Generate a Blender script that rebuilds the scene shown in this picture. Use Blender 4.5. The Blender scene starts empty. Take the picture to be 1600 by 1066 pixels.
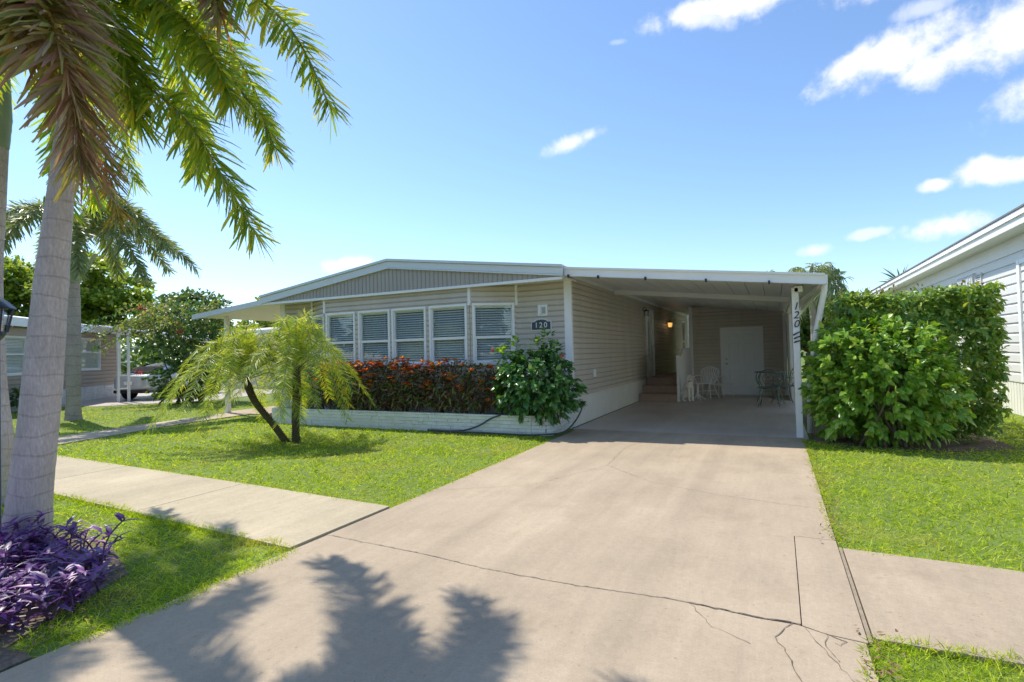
import bpy, bmesh, math, random
import numpy as np
from mathutils import Vector, Matrix
random.seed(7); rng = np.random.default_rng(11)
SC = bpy.context.scene; COL = SC.collection
# ---------------------------------------------------------------- camera
def cam_axes(yaw, pitch, roll):
    y, p, r = (math.radians(a) for a in (yaw, pitch, roll))
    f = Vector((-math.sin(y)*math.cos(p), math.cos(y)*math.cos(p), math.sin(p)))
    rt = Vector((math.cos(y), math.sin(y), 0)); up = rt.cross(f)
    return math.cos(r)*rt+math.sin(r)*up, -math.sin(r)*rt+math.cos(r)*up, f
cr, cu, cf = cam_axes(25.8, 1.23, -1.425)
cd = bpy.data.cameras.new('camera'); cam = bpy.data.objects.new('camera', cd); COL.objects.link(cam)
cam.matrix_world = Matrix(((cr.x, cu.x, -cf.x, 0), (cr.y, cu.y, -cf.y, 0), (cr.z, cu.z, -cf.z, 1.5), (0, 0, 0, 1)))
cd.sensor_width = 36; cd.lens = 19.02; cd.clip_start = .05; cd.clip_end = 2000
SC.camera = cam
# ---------------------------------------------------------------- sun, sky, exposure
SUN = Vector((-.70, .205, 1.0)).normalized()            # direction towards the sun
sl = bpy.data.lights.new('sun', 'SUN'); sl.energy = 3.7; sl.angle = math.radians(.7); sl.color = (1, .94, .84)
so = bpy.data.objects.new('sun', sl); COL.objects.link(so); so.rotation_euler = SUN.to_track_quat('Z', 'Y').to_euler(); so.location = (0, 0, 30)
SC.view_settings.view_transform = 'Standard'; SC.view_settings.look = 'None'
SC.view_settings.exposure = .6; SC.view_settings.gamma = 1; SC.view_settings.use_curve_mapping = False
W = bpy.data.worlds.new('World'); SC.world = W; W.use_nodes = True
wn, wl = W.node_tree.nodes, W.node_tree.links
wn.clear()
out = wn.new('ShaderNodeOutputWorld'); bg = wn.new('ShaderNodeBackground'); bg.inputs['Strength'].default_value = .15
sky = wn.new('ShaderNodeTexSky'); sky.sky_type = 'NISHITA'; sky.sun_disc = False
sky.sun_elevation = math.asin(SUN.z); sky.sun_rotation = math.atan2(SUN.x, SUN.y)
sky.air_density = 1.0; sky.dust_density = .2; sky.ozone_density = 5.0
tc = wn.new('ShaderNodeTexCoord')
def wmath(op, a, b=None, c=None):
    n = wn.new('ShaderNodeMath'); n.operation = op
    for i, v in enumerate((a, b, c)):
        if v is None: continue
        if isinstance(v, (int, float)): n.inputs[i].default_value = v
        else: wl.new(v, n.inputs[i])
    return n.outputs[0]
def wdot(vec):
    n = wn.new('ShaderNodeVectorMath'); n.operation = 'DOT_PRODUCT'; wl.new(tc.outputs['Generated'], n.inputs[0]); n.inputs[1].default_value = vec
    return n.outputs['Value']
def wnoise(scale, detail, rough, dist=0):
    n = wn.new('ShaderNodeTexNoise'); n.inputs['Scale'].default_value = scale; n.inputs['Detail'].default_value = detail
    n.inputs['Roughness'].default_value = rough; n.inputs['Distortion'].default_value = dist
    wl.new(tc.outputs['Generated'], n.inputs['Vector']); return n.outputs['Fac']
nz = wnoise(9, 8, .62, .3); nz2 = wnoise(26, 6, .6)
nmix = wmath('ADD', wmath('MULTIPLY', wmath('SUBTRACT', nz, .5), 2.5), wmath('MULTIPLY', wmath('SUBTRACT', nz2, .5), 1.5))
# clouds: (azimuth left of north, elevation, half width, half height, tilt), all in degrees
clouds = [(-10.36, 23.4, 5.68, 1.95, 8, 0.92), (-7.07, 23.49, 2.73, 1.48, 25, 0.92), (-14.58, 22.23, 4.58, 1.74, 0, 0.92), (-17.66, 22.49, 2.77, 2.39, 20, 0.92), (2.86, 30.68, 7.02, 1.13, 0, 0.92), (5.27, 30.05, 2.39, 0.89, -10, 0.7), (18.82, 21.14, 3.37, 0.81, 18, 0.75), (-16.58, 13.08, 3.16, 0.94, -6, 0.92), (-12.72, 12.93, 1.2, 0.54, 0, 0.92), (-13.31, 9.53, 2.78, 1.0, 0, 0.92), (-8.11, 9.68, 1.44, 0.4, 5, 0.55), (-3.63, 8.6, 1.26, 0.51, 0, 0.6), (42.45, 9.52, 3.04, 0.87, 10, 0.75), (-12.45, 26.2, 1.87, 0.7, 0, 0.5), (13.86, 29.39, 0.81, 0.28, 0, 0.25), (-12.37, 29.32, 6.9, 1.51, 0, 0.9), (-21.6, 18.29, 4.54, 2.11, 0, 0.92)]
total = None
for az, el, a, b, tilt, dens in clouds:
    A, L = math.radians(az), math.radians(el)
    c = Vector((-math.sin(A)*math.cos(L), math.cos(A)*math.cos(L), math.sin(L)))
    rr = Vector((math.cos(A), math.sin(A), 0)); uu = rr.cross(c); t = math.radians(tilt)
    r2 = math.cos(t)*rr+math.sin(t)*uu; u2 = -math.sin(t)*rr+math.cos(t)*uu
    x = wmath('DIVIDE', wdot(r2), math.radians(a)); y0 = wmath('SUBTRACT', wdot(u2), 0.0); y = wmath('DIVIDE', y0, math.radians(b))
    d = wmath('ADD', wmath('MULTIPLY', x, x), wmath('MULTIPLY', y, y))
    d = wmath('SUBTRACT', wmath('SQRT', d), nmix)
    front = wmath('GREATER_THAN', wdot(c), .5)
    n = wn.new('ShaderNodeMapRange'); n.interpolation_type = 'SMOOTHSTEP'; wl.new(d, n.inputs['Value'])
    n.inputs['From Min'].default_value = 1.25; n.inputs['From Max'].default_value = .25; n.inputs['To Max'].default_value = dens
    m = wmath('MULTIPLY', n.outputs[0], front)
    total = m if total is None else wmath('MAXIMUM', total, m)
# cumulus carried on round the unseen sky, with extra cover added for fill light
gen = wmath('ADD', wnoise(3.1, 7, .55, .2), 0.0)
gm = wn.new('ShaderNodeMapRange'); gm.interpolation_type = 'SMOOTHSTEP'; wl.new(gen, gm.inputs['Value']); gm.inputs['From Min'].default_value = .575; gm.inputs['From Max'].default_value = .68
side = wn.new('ShaderNodeMapRange'); wl.new(wdot((-.435, .9, 0)), side.inputs['Value']); side.inputs['From Min'].default_value = .45; side.inputs['From Max'].default_value = .25
total = wmath('MAXIMUM', total, wmath('MULTIPLY', gm.outputs[0], side.outputs[0]))
mix = wn.new('ShaderNodeMix'); mix.data_type = 'RGBA'
wl.new(total, mix.inputs['Factor']); wl.new(sky.outputs['Color'], mix.inputs['A']); mix.inputs['B'].default_value = (5.3, 5.35, 5.5, 1)
SC.cycles.max_bounces = 6; SC.cycles.diffuse_bounces = 4; SC.cycles.glossy_bounces = 2; SC.cycles.transmission_bounces = 3; SC.cycles.transparent_max_bounces = 6; SC.cycles.caustics_reflective = False; SC.cycles.caustics_refractive = False
wl.new(mix.outputs['Result'], bg.inputs['Color']); wl.new(bg.outputs[0], out.inputs['Surface'])

# ---------------------------------------------------------------- helpers
def tag(o, label=None, cat=None, group=None, kind=None):
    if label: o['label'] = label
    if cat: o['category'] = cat
    if group: o['group'] = group
    if kind: o['kind'] = kind
    return o
ROOTLOC = {}
def empty(name, loc, label=None, cat=None, group=None):
    o = bpy.data.objects.new(name, None); COL.objects.link(o); o.location = loc; o.empty_display_size = .2
    ROOTLOC[o] = Vector(loc)
    return tag(o, label, cat, group)
def link(o, parent=None):
    COL.objects.link(o)
    if parent is not None:
        o.parent = parent
        if parent in ROOTLOC: o.matrix_parent_inverse = Matrix.Translation(-ROOTLOC[parent])
    return o
def obj(name, me, mat=None, parent=None):
    o = bpy.data.objects.new(name, me)
    if mat is not None and len(me.materials) == 0: me.materials.append(mat)
    return link(o, parent)
def npmesh(name, V, F, smooth=False):
    V = np.asarray(V, np.float32); F = np.asarray(F, np.int32); k = F.shape[1]
    me = bpy.data.meshes.new(name); me.vertices.add(len(V)); me.vertices.foreach_set('co', V.ravel())
    me.loops.add(F.size); me.loops.foreach_set('vertex_index', F.ravel())
    me.polygons.add(len(F)); me.polygons.foreach_set('loop_start', np.arange(0, F.size, k, dtype=np.int32))
    me.polygons.foreach_set('loop_total', np.full(len(F), k, np.int32))
    if smooth: me.polygons.foreach_set('use_smooth', np.ones(len(F), bool))
    me.update(calc_edges=True); return me
class MB:
    def __init__(s): s.v = []; s.f = []; s.sm = []
    def add(s, vs, fs, smooth=False):
        n = len(s.v); s.v += [tuple(p) for p in vs]; s.f += [tuple(i+n for i in f) for f in fs]; s.sm += [smooth]*len(fs); return s
    def hexa(s, p): # 8 points, bottom 4 ccw, top 4 ccw
        return s.add(p, [(3, 2, 1, 0), (4, 5, 6, 7), (0, 1, 5, 4), (1, 2, 6, 5), (2, 3, 7, 6), (3, 0, 4, 7)])
    def box(s, x0, x1, y0, y1, z0, z1):
        return s.hexa([(x0, y0, z0), (x1, y0, z0), (x1, y1, z0), (x0, y1, z0), (x0, y0, z1), (x1, y0, z1), (x1, y1, z1), (x0, y1, z1)])
    def beam(s, a, b, w, h, up=(0, 0, 1)):
        a, b = Vector(a), Vector(b); d = (b-a).normalized(); u = Vector(up); r = d.cross(u)
        if r.length < 1e-4: r = d.cross(Vector((0, 1, 0)))
        r.normalize(); u = r.cross(d)
        c = [(-1, -1), (1, -1), (1, 1), (-1, 1)]
        return s.hexa([a+r*i*w/2+u*j*h/2 for i, j in c]+[b+r*i*w/2+u*j*h/2 for i, j in c])
    def prism(s, poly, z0, z1):
        n = len(poly); vs = [(x, y, z0) for x, y in poly]+[(x, y, z1) for x, y in poly]
        fs = [tuple(range(n-1, -1, -1)), tuple(range(n, 2*n))]+[(i, (i+1) % n, n+(i+1) % n, n+i) for i in range(n)]
        return s.add(vs, fs)
    def tube(s, pts, rad, n=8, cap=True):
        pts = [Vector(p) for p in pts]; m = len(pts)
        if not hasattr(rad, '__len__'): rad = [rad]*m
        vs = []; pr = None
        for i, p in enumerate(pts):
            d = (pts[min(i+1, m-1)]-pts[max(i-1, 0)]).normalized()
            if pr is None: pr = d.orthogonal().normalized()
            r = (pr-d*pr.dot(d)); r = r.normalized() if r.length > 1e-5 else d.orthogonal().normalized(); pr = r; u = d.cross(r)
            vs += [p+(r*math.cos(2*math.pi*k/n)+u*math.sin(2*math.pi*k/n))*rad[i] for k in range(n)]
        fs = [(i*n+k, i*n+(k+1) % n, (i+1)*n+(k+1) % n, (i+1)*n+k) for i in range(m-1) for k in range(n)]
        if cap: fs += [tuple(range(n-1, -1, -1)), tuple(range((m-1)*n, m*n))]
        return s.add(vs, fs, True)
    def lathe(s, prof, c=(0, 0, 0), n=20):
        vs = [(c[0]+r*math.cos(2*math.pi*k/n), c[1]+r*math.sin(2*math.pi*k/n), c[2]+z) for r, z in prof for k in range(n)]
        fs = [(i*n+k, i*n+(k+1) % n, (i+1)*n+(k+1) % n, (i+1)*n+k) for i in range(len(prof)-1) for k in range(n)]
        fs += [tuple(range(n-1, -1, -1)), tuple(range((len(prof)-1)*n, len(prof)*n))]
        return s.add(vs, fs, True)
    def mesh(s, name):
        me = bpy.data.meshes.new(name); me.from_pydata(s.v, [], s.f); me.polygons.foreach_set('use_smooth', s.sm); me.update(); return me
    def build(s, name, mat, parent=None, bevel=0, mw=None):
        o = obj(name, s.mesh(name), mat, parent)
        if bevel:
            b = o.modifiers.new('bevel', 'BEVEL'); b.width = bevel; b.segments = 2; b.limit_method = 'ANGLE'
        if mw is not None: o.matrix_basis = mw
        return o
def smooth_path(pts, k=8):
    pts = [Vector(p) for p in pts]; P = [pts[0]]+pts+[pts[-1]]; o = []
    for i in range(1, len(P)-2):
        for j in range(k):
            t = j/k; a, b, c, d = P[i-1:i+3]
            o.append(.5*((2*b)+(c-a)*t+(2*a-5*b+4*c-d)*t*t+(3*b-a-3*c+d)*t**3))
    o.append(pts[-1]); return o
# ---------------------------------------------------------------- materials
def ramp(nt, cols, fac):
    r = nt.nodes.new('ShaderNodeValToRGB'); e = r.color_ramp.elements
    while len(e) < len(cols): e.new(.5)
    for i, c in enumerate(cols):
        e[i].position = i/(len(cols)-1) if len(c) == 3 else c[3]; e[i].color = (*c[:3], 1)
    nt.links.new(fac, r.inputs[0]); return r.outputs[0]
def noise(nt, scale, detail=4, rough=.55, stretch=None, coord='Object'):
    t = nt.nodes.new('ShaderNodeTexCoord'); n = nt.nodes.new('ShaderNodeTexNoise')
    n.inputs['Scale'].default_value = scale; n.inputs['Detail'].default_value = detail; n.inputs['Roughness'].default_value = rough
    src = t.outputs[coord]
    if stretch:
        mp = nt.nodes.new('ShaderNodeMapping'); mp.inputs['Scale'].default_value = stretch; nt.links.new(src, mp.inputs[0]); src = mp.outputs[0]
    nt.links.new(src, n.inputs['Vector']); return n.outputs['Fac']
def wpos(nt, scale, detail=4, rough=.55, stretch=(1, 1, 1)):
    g = nt.nodes.new('ShaderNodeNewGeometry'); mp = nt.nodes.new('ShaderNodeMapping'); mp.inputs['Scale'].default_value = stretch
    n = nt.nodes.new('ShaderNodeTexNoise'); n.inputs['Scale'].default_value = scale; n.inputs['Detail'].default_value = detail; n.inputs['Roughness'].default_value = rough
    nt.links.new(g.outputs['Position'], mp.inputs[0]); nt.links.new(mp.outputs[0], n.inputs['Vector']); return n.outputs['Fac']
def newmat(name):
    m = bpy.data.materials.new(name); m.use_nodes = True; nt = m.node_tree; return m, nt, nt.nodes['Principled BSDF']
def mul(nt, col, fac, amt):
    """colour varied by a noise value: col * (1 + amt*(fac-.5)*2)"""
    mr = nt.nodes.new('ShaderNodeMapRange'); nt.links.new(fac, mr.inputs['Value']); mr.inputs['From Min'].default_value = .25; mr.inputs['From Max'].default_value = .75
    mr.inputs['To Min'].default_value = 1-amt; mr.inputs['To Max'].default_value = 1+amt
    v = nt.nodes.new('ShaderNodeVectorMath'); v.operation = 'SCALE'
    if isinstance(col, tuple): v.inputs[0].default_value = col[:3]
    else: nt.links.new(col, v.inputs[0])
    nt.links.new(mr.outputs[0], v.inputs['Scale']); return v.outputs[0]
def paint(name, col, rough=.5, amt=.07, scale=3, stretch=(1, 1, 1), fine=0, bump=0, bscale=40, metal=0, spec=.5, coat=0):
    m, nt, b = newmat(name)
    c = mul(nt, col, wpos(nt, scale, 5, .6, stretch), amt)
    if fine: c = mul(nt, c, wpos(nt, bscale, 3, .6), fine)
    nt.links.new(c, b.inputs['Base Color']); b.inputs['Roughness'].default_value = rough; b.inputs['Metallic'].default_value = metal
    b.inputs['Specular IOR Level'].default_value = spec; b.inputs['Coat Weight'].default_value = coat
    if bump:
        bp = nt.nodes.new('ShaderNodeBump'); bp.inputs['Strength'].default_value = bump; bp.inputs['Distance'].default_value = .01
        nt.links.new(wpos(nt, bscale, 4, .65), bp.inputs['Height']); nt.links.new(bp.outputs[0], b.inputs['Normal'])
    return m
def leafmat(name, cols, rough=.4, trans=.4, tcol=None, spec=.5, amt=.15):
    m, nt, b = newmat(name)
    g = nt.nodes.new('ShaderNodeNewGeometry'); oi = nt.nodes.new('ShaderNodeObjectInfo')
    a = nt.nodes.new('ShaderNodeMath'); a.operation = 'ADD'; nt.links.new(g.outputs['Random Per Island'], a.inputs[0]); nt.links.new(oi.outputs['Random'], a.inputs[1])
    f = nt.nodes.new('ShaderNodeMath'); f.operation = 'FRACT'; nt.links.new(a.outputs[0], f.inputs[0])
    c = ramp(nt, cols, f.outputs[0]); c = mul(nt, c, wpos(nt, 6, 3), amt)
    nt.links.new(c, b.inputs['Base Color']); b.inputs['Roughness'].default_value = rough; b.inputs['Specular IOR Level'].default_value = spec
    t = nt.nodes.new('ShaderNodeBsdfTranslucent'); mx = nt.nodes.new('ShaderNodeMixShader'); mx.inputs[0].default_value = trans
    tm = nt.nodes.new('ShaderNodeMix'); tm.data_type = 'RGBA'; tm.blend_type = 'MULTIPLY'; tm.inputs['Factor'].default_value = 1
    nt.links.new(c, tm.inputs['A']); tm.inputs['B'].default_value = (*(tcol or (1.6, 1.5, .6)), 1); nt.links.new(tm.outputs['Result'], t.inputs[0])
    nt.links.new(b.outputs[0], mx.inputs[1]); nt.links.new(t.outputs[0], mx.inputs[2])
    nt.links.new(mx.outputs[0], nt.nodes['Material Output'].inputs['Surface']); return m
def concrete(name, col, rough=.85, dark=(.6, .55, .5), dirt=.35, spec=.3, tracks=False):
    m, nt, b = newmat(name)
    c = mul(nt, col, wpos(nt, .55, 6, .62), .17)
    c = mul(nt, c, wpos(nt, 2.2, 6, .65, (1, .35, 1)), .11)
    c = mul(nt, c, wpos(nt, 95, 5, .8), .17)
    c = mul(nt, c, wpos(nt, 9, 5, .7, (1, .08, 1)), .07); c = mul(nt, c, wpos(nt, 24, 5, .75), .10)
    if tracks:                                           # faint rubber tracks where cars drive in, and oil drips between them
        ge = nt.nodes.new('ShaderNodeNewGeometry'); sx = nt.nodes.new('ShaderNodeSeparateXYZ'); nt.links.new(ge.outputs['Position'], sx.inputs[0])
        for x0, wd, am in ((-2.35, .2, .09), (-.75, .2, .09), (-1.55, .35, .05)):
            a = nt.nodes.new('ShaderNodeMath'); a.operation = 'SUBTRACT'; nt.links.new(sx.outputs['X'], a.inputs[0]); a.inputs[1].default_value = x0
            b2 = nt.nodes.new('ShaderNodeMath'); b2.operation = 'ABSOLUTE'; nt.links.new(a.outputs[0], b2.inputs[0])
            m1 = nt.nodes.new('ShaderNodeMapRange'); m1.interpolation_type = 'SMOOTHSTEP'; nt.links.new(b2.outputs[0], m1.inputs[0]); m1.inputs[1].default_value = wd; m1.inputs[2].default_value = 0; m1.inputs[4].default_value = 1
            m2 = nt.nodes.new('ShaderNodeMath'); m2.operation = 'MULTIPLY'; nt.links.new(m1.outputs[0], m2.inputs[0]); nt.links.new(wpos(nt, 1.7, 6, .7, (1, .3, 1)), m2.inputs[1])
            m3 = nt.nodes.new('ShaderNodeMath'); m3.operation = 'MULTIPLY_ADD'; nt.links.new(m2.outputs[0], m3.inputs[0]); m3.inputs[1].default_value = -2*am; m3.inputs[2].default_value = 1
            v = nt.nodes.new('ShaderNodeVectorMath'); v.operation = 'SCALE'; nt.links.new(c, v.inputs[0]); nt.links.new(m3.outputs[0], v.inputs['Scale']); c = v.outputs[0]
    n = wpos(nt, 1.3, 7, .7); mr = nt.nodes.new('ShaderNodeMapRange'); nt.links.new(n, mr.inputs[0]); mr.inputs[1].default_value = .52; mr.inputs[2].default_value = .75; mr.inputs[4].default_value = dirt
    sp = wpos(nt, 30, 2, .5); ms = nt.nodes.new('ShaderNodeMapRange'); nt.links.new(sp, ms.inputs[0]); ms.inputs[1].default_value = .66; ms.inputs[2].default_value = .73; ms.inputs[4].default_value = .45
    mx = nt.nodes.new('ShaderNodeMath'); mx.operation = 'MAXIMUM'; nt.links.new(mr.outputs[0], mx.inputs[0]); nt.links.new(ms.outputs[0], mx.inputs[1])
    mm = nt.nodes.new('ShaderNodeMix'); mm.data_type = 'RGBA'; mm.blend_type = 'MULTIPLY'; nt.links.new(mx.outputs[0], mm.inputs['Factor']); nt.links.new(c, mm.inputs['A']); mm.inputs['B'].default_value = (*dark, 1)
    nt.links.new(mm.outputs['Result'], b.inputs['Base Color']); b.inputs['Roughness'].default_value = rough; b.inputs['Specular IOR Level'].default_value = spec
    bp = nt.nodes.new('ShaderNodeBump'); bp.inputs['Strength'].default_value = .25; bp.inputs['Distance'].default_value = .004
    nt.links.new(wpos(nt, 90, 5, .7), bp.inputs['Height']); nt.links.new(bp.outputs[0], b.inputs['Normal']); return m
def emis(name, col, s):
    m, nt, b = newmat(name); b.inputs['Base Color'].default_value = (*col, 1); b.inputs['Emission Color'].default_value = (*col, 1); b.inputs['Emission Strength'].default_value = s
    w = mul(nt, col, wpos(nt, 20), .1); nt.links.new(w, b.inputs['Emission Color']); return m
def glass(name, tint=(.92, .95, .95), base=.05):
    m, nt, b = newmat(name); nt.nodes.remove(b)
    tr = nt.nodes.new('ShaderNodeBsdfTransparent'); tr.inputs[0].default_value = (*tint, 1); gl = nt.nodes.new('ShaderNodeBsdfGlossy'); gl.inputs['Roughness'].default_value = .015
    lw = nt.nodes.new('ShaderNodeLayerWeight'); lw.inputs[0].default_value = .5; fr = nt.nodes.new('ShaderNodeMath'); fr.operation = 'POWER'; nt.links.new(lw.outputs['Facing'], fr.inputs[0]); fr.inputs[1].default_value = 5.0; a = nt.nodes.new('ShaderNodeMath'); a.operation = 'MULTIPLY_ADD'; a.inputs[1].default_value = .9; a.inputs[2].default_value = base
    nt.links.new(fr.outputs[0], a.inputs[0]); bp = nt.nodes.new('ShaderNodeBump'); bp.inputs['Strength'].default_value = .06; bp.inputs['Distance'].default_value = .02
    nt.links.new(wpos(nt, 1.5, 2), bp.inputs['Height']); nt.links.new(bp.outputs[0], gl.inputs['Normal'])
    mx = nt.nodes.new('ShaderNodeMixShader'); nt.links.new(a.outputs[0], mx.inputs[0]); nt.links.new(tr.outputs[0], mx.inputs[1]); nt.links.new(gl.outputs[0], mx.inputs[2])
    nt.links.new(mx.outputs[0], nt.nodes['Material Output'].inputs['Surface']); return m
M = {}
M['drive'] = concrete('driveway_concrete', (.42, .335, .236), tracks=True)
M['carport_floor'] = concrete('painted_floor', (.50, .44, .39), .42, (.7, .65, .6), .4, .5)
M['walk'] = concrete('sidewalk_concrete', (.455, .385, .262))
M['crack'] = paint('crack_dirt', (.17, .135, .10), .95, .4, 20)
M['asphalt'] = paint('asphalt', (.16, .16, .158), .9, .2, 3, bump=.3, bscale=200)
M['soil'] = paint('soil', (.17, .125, .09), .95, .4, 5, fine=.4, bump=.8, bscale=50)
M['siding'] = paint('taupe_siding', (.59, .53, .465), .55, .09, 2.5, (1, 1, .2), fine=.06, bump=.08, bscale=70)
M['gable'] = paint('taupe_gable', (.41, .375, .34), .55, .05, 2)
M['white'] = paint('white_paint', (.87, .87, .86), .42, .03, 4)
M['fascia'] = paint('pale_metal', (.68, .72, .74), .4, .04, 2, (.4, .4, 3))
M['ceil'] = paint('white_pan_roof', (.86, .86, .86), .45, .05, .8)
M['skirt'] = paint('cream_skirt', (.8, .78, .71), .5, .06, 2)
M['stone'] = paint('painted_stone', (.77, .79, .78), .6, .1, 4, bump=.5, bscale=30, fine=.06)
M['blind'] = paint('blind_white', (.9, .91, .9), .5, .03, 5)
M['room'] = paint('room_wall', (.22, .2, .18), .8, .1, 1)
M['glass'] = glass('window_glass')
M['dark'] = paint('black_metal', (.025, .025, .027), .45, .15, 10)
M['slate'] = paint('slate_plaque', (.06, .075, .085), .5, .15, 10)
M['chrome'] = paint('brushed_nickel', (.5, .48, .45), .3, .05, 8, metal=1)
M['step'] = paint('brown_deck_paint', (.42, .29, .22), .6, .1, 3, fine=.08)
M['door'] = paint('door_white', (.86, .88, .9), .4, .02, 3)
M['neigh_white'] = paint('white_vinyl', (.70, .69, .65), .5, .04, 1.5, (1, 1, .3))
M['neigh_tan'] = paint('tan_vinyl', (.42, .345, .28), .55, .05, 1.5)
M['whiteroof'] = paint('white_roof', (.78, .78, .77), .5, .05, .6)
M['bark_grey'] = None
def barkmat(name, c1, c2, ring, rings=True):
    m, nt, b = newmat(name)
    c = ramp(nt, [c1, c2], wpos(nt, 7, 6, .65, (1, 1, .35)))
    c = mul(nt, c, wpos(nt, 70, 5, .75, (1, 1, .2)), .3); c = mul(nt, c, wpos(nt, 2.2, 4, .6), .12)
    if rings:
        g = nt.nodes.new('ShaderNodeNewGeometry'); w = nt.nodes.new('ShaderNodeTexWave'); w.wave_type = 'BANDS'; w.bands_direction = 'Z'; w.inputs['Scale'].default_value = ring
        w.inputs['Distortion'].default_value = 3.2; w.inputs['Detail'].default_value = 3; w.inputs['Detail Scale'].default_value = 1.2
        nt.links.new(g.outputs['Position'], w.inputs['Vector'])
        mr = nt.nodes.new('ShaderNodeMapRange'); nt.links.new(w.outputs['Fac'], mr.inputs[0]); mr.inputs[1].default_value = .95; mr.inputs[2].default_value = 1; mr.inputs[3].default_value = 0; mr.inputs[4].default_value = .6
        brk = nt.nodes.new('ShaderNodeMath'); brk.operation = 'MULTIPLY'; nt.links.new(mr.outputs[0], brk.inputs[0]); nt.links.new(wpos(nt, 9, 3), brk.inputs[1])
        mm = nt.nodes.new('ShaderNodeMix'); mm.data_type = 'RGBA'; mm.blend_type = 'MULTIPLY'; nt.links.new(brk.outputs[0], mm.inputs['Factor']); nt.links.new(c, mm.inputs['A']); mm.inputs['B'].default_value = (.35, .28, .26, 1); c = mm.outputs['Result']
    nt.links.new(c, b.inputs['Base Color']); b.inputs['Roughness'].default_value = .8; b.inputs['Specular IOR Level'].default_value = .2
    bp = nt.nodes.new('ShaderNodeBump'); bp.inputs['Strength'].default_value = .9; bp.inputs['Distance'].default_value = .012
    nt.links.new(wpos(nt, 60, 6, .75, (1, 1, .22)), bp.inputs['Height']); nt.links.new(bp.outputs[0], b.inputs['Normal']); return m
M['palm_bark'] = barkmat('palm_bark', (.43, .35, .335), (.74, .64, .62), 1.9)
M['palm_bark_far'] = barkmat('palm_bark_far', (.33, .28, .25), (.48, .42, .38), 1.2)
M['date_bark'] = barkmat('date_bark', (.06, .05, .03), (.17, .14, .08), 4)
M['twig'] = barkmat('twig', (.10, .075, .05), (.22, .17, .12), 3, False)
M['shaft'] = paint('crownshaft', (.27, .33, .22), .4, .12, 4)
M['rachis'] = paint('frond_rachis', (.26, .28, .10), .5, .2, 6)
M['rachis_dry'] = paint('frond_rachis_dry', (.32, .17, .07), .6, .25, 6)
G = {}
G['fox'] = leafmat('foxtail_leaf', [(.14, .25, .05), (.23, .34, .06), (.34, .41, .065), (.52, .48, .07)], .36, .6, (2.0, 1.8, .7))
G['fox_dry'] = leafmat('foxtail_leaf_dry', [(.34, .17, .13), (.46, .25, .16), (.30, .34, .09), (.55, .40, .13), (.42, .32, .28)], .55, .3, (1.3, 1.1, .7))
G['fox_orange'] = leafmat('foxtail_leaf_orange', [(.16, .25, .04), (.42, .24, .06), (.25, .31, .05), (.5, .38, .06)], .4, .4, (1.5, 1.2, .5))
G['fox_far'] = leafmat('foxtail_leaf_far', [(.13, .19, .08), (.19, .26, .09), (.27, .32, .11), (.32, .31, .17)], .4, .35)
G['date'] = leafmat('date_palm_leaf', [(.22, .36, .06), (.32, .45, .07), (.45, .52, .08), (.58, .54, .07)], .42, .45, (1.6, 1.45, .5), .4)
G['hib'] = leafmat('hibiscus_leaf', [(.05, .15, .04), (.075, .2, .055), (.11, .26, .07), (.2, .36, .09)], .26, .22, spec=.7)
G['shrub'] = leafmat('bright_shrub_leaf', [(.14, .29, .04), (.2, .38, .05), (.28, .45, .06), (.44, .55, .09)], .35, .33)
G['ficus'] = leafmat('ficus_leaf', [(.13, .26, .06), (.19, .34, .07), (.29, .42, .08), (.46, .50, .10)], .35, .3)
G['croton'] = leafmat('croton_leaf', [(.06, .07, .03), (.10, .045, .04), (.24, .05, .06), (.07, .18, .04), (.14, .075, .05), (.12, .24, .05), (.3, .22, .05), (.08, .14, .05)], .28, .2, spec=.7)
G['croton_top'] = leafmat('croton_bright_leaf', [(.7, .12, .05), (.8, .25, .05), (.85, .48, .06), (.6, .06, .05), (.82, .34, .05)], .32, .35, (1.3, 1.1, .7), .6)
G['purple'] = leafmat('purple_leaf', [(.13, .04, .19), (.22, .055, .28), (.30, .075, .31), (.17, .08, .32), (.15, .12, .15), (.26, .065, .33)], .4, .25, (1.3, .8, 1.4))
G['pink'] = leafmat('pink_petal', [(.55, .2, .55), (.65, .3, .6)], .5, .4, (1.2, 1, 1.2))
G['red'] = leafmat('red_petal', [(.6, .05, .06), (.7, .12, .12)], .5, .35, (1.2, .8, .8))
G['boug'] = leafmat('bougainvillea_leaf', [(.045, .12, .03), (.07, .17, .04), (.11, .22, .06), (.22, .29, .09)], .35, .3)
G['boug_top'] = leafmat('bougainvillea_tip', [(.16, .26, .06), (.27, .32, .1), (.2, .3, .08), (.42, .32, .2)], .45, .35)
G['tree'] = leafmat('tree_leaf', [(.11, .2, .03), (.18, .28, .04), (.27, .36, .06), (.4, .43, .08)], .45, .5)
G['tree_dark'] = leafmat('dark_tree_leaf', [(.07, .14, .03), (.11, .19, .05), (.17, .25, .07)], .45, .3)
G['litter'] = leafmat('dry_leaf', [(.22, .12, .06), (.32, .19, .09), (.16, .09, .05)], .8, .1, (1, 1, 1))
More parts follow.
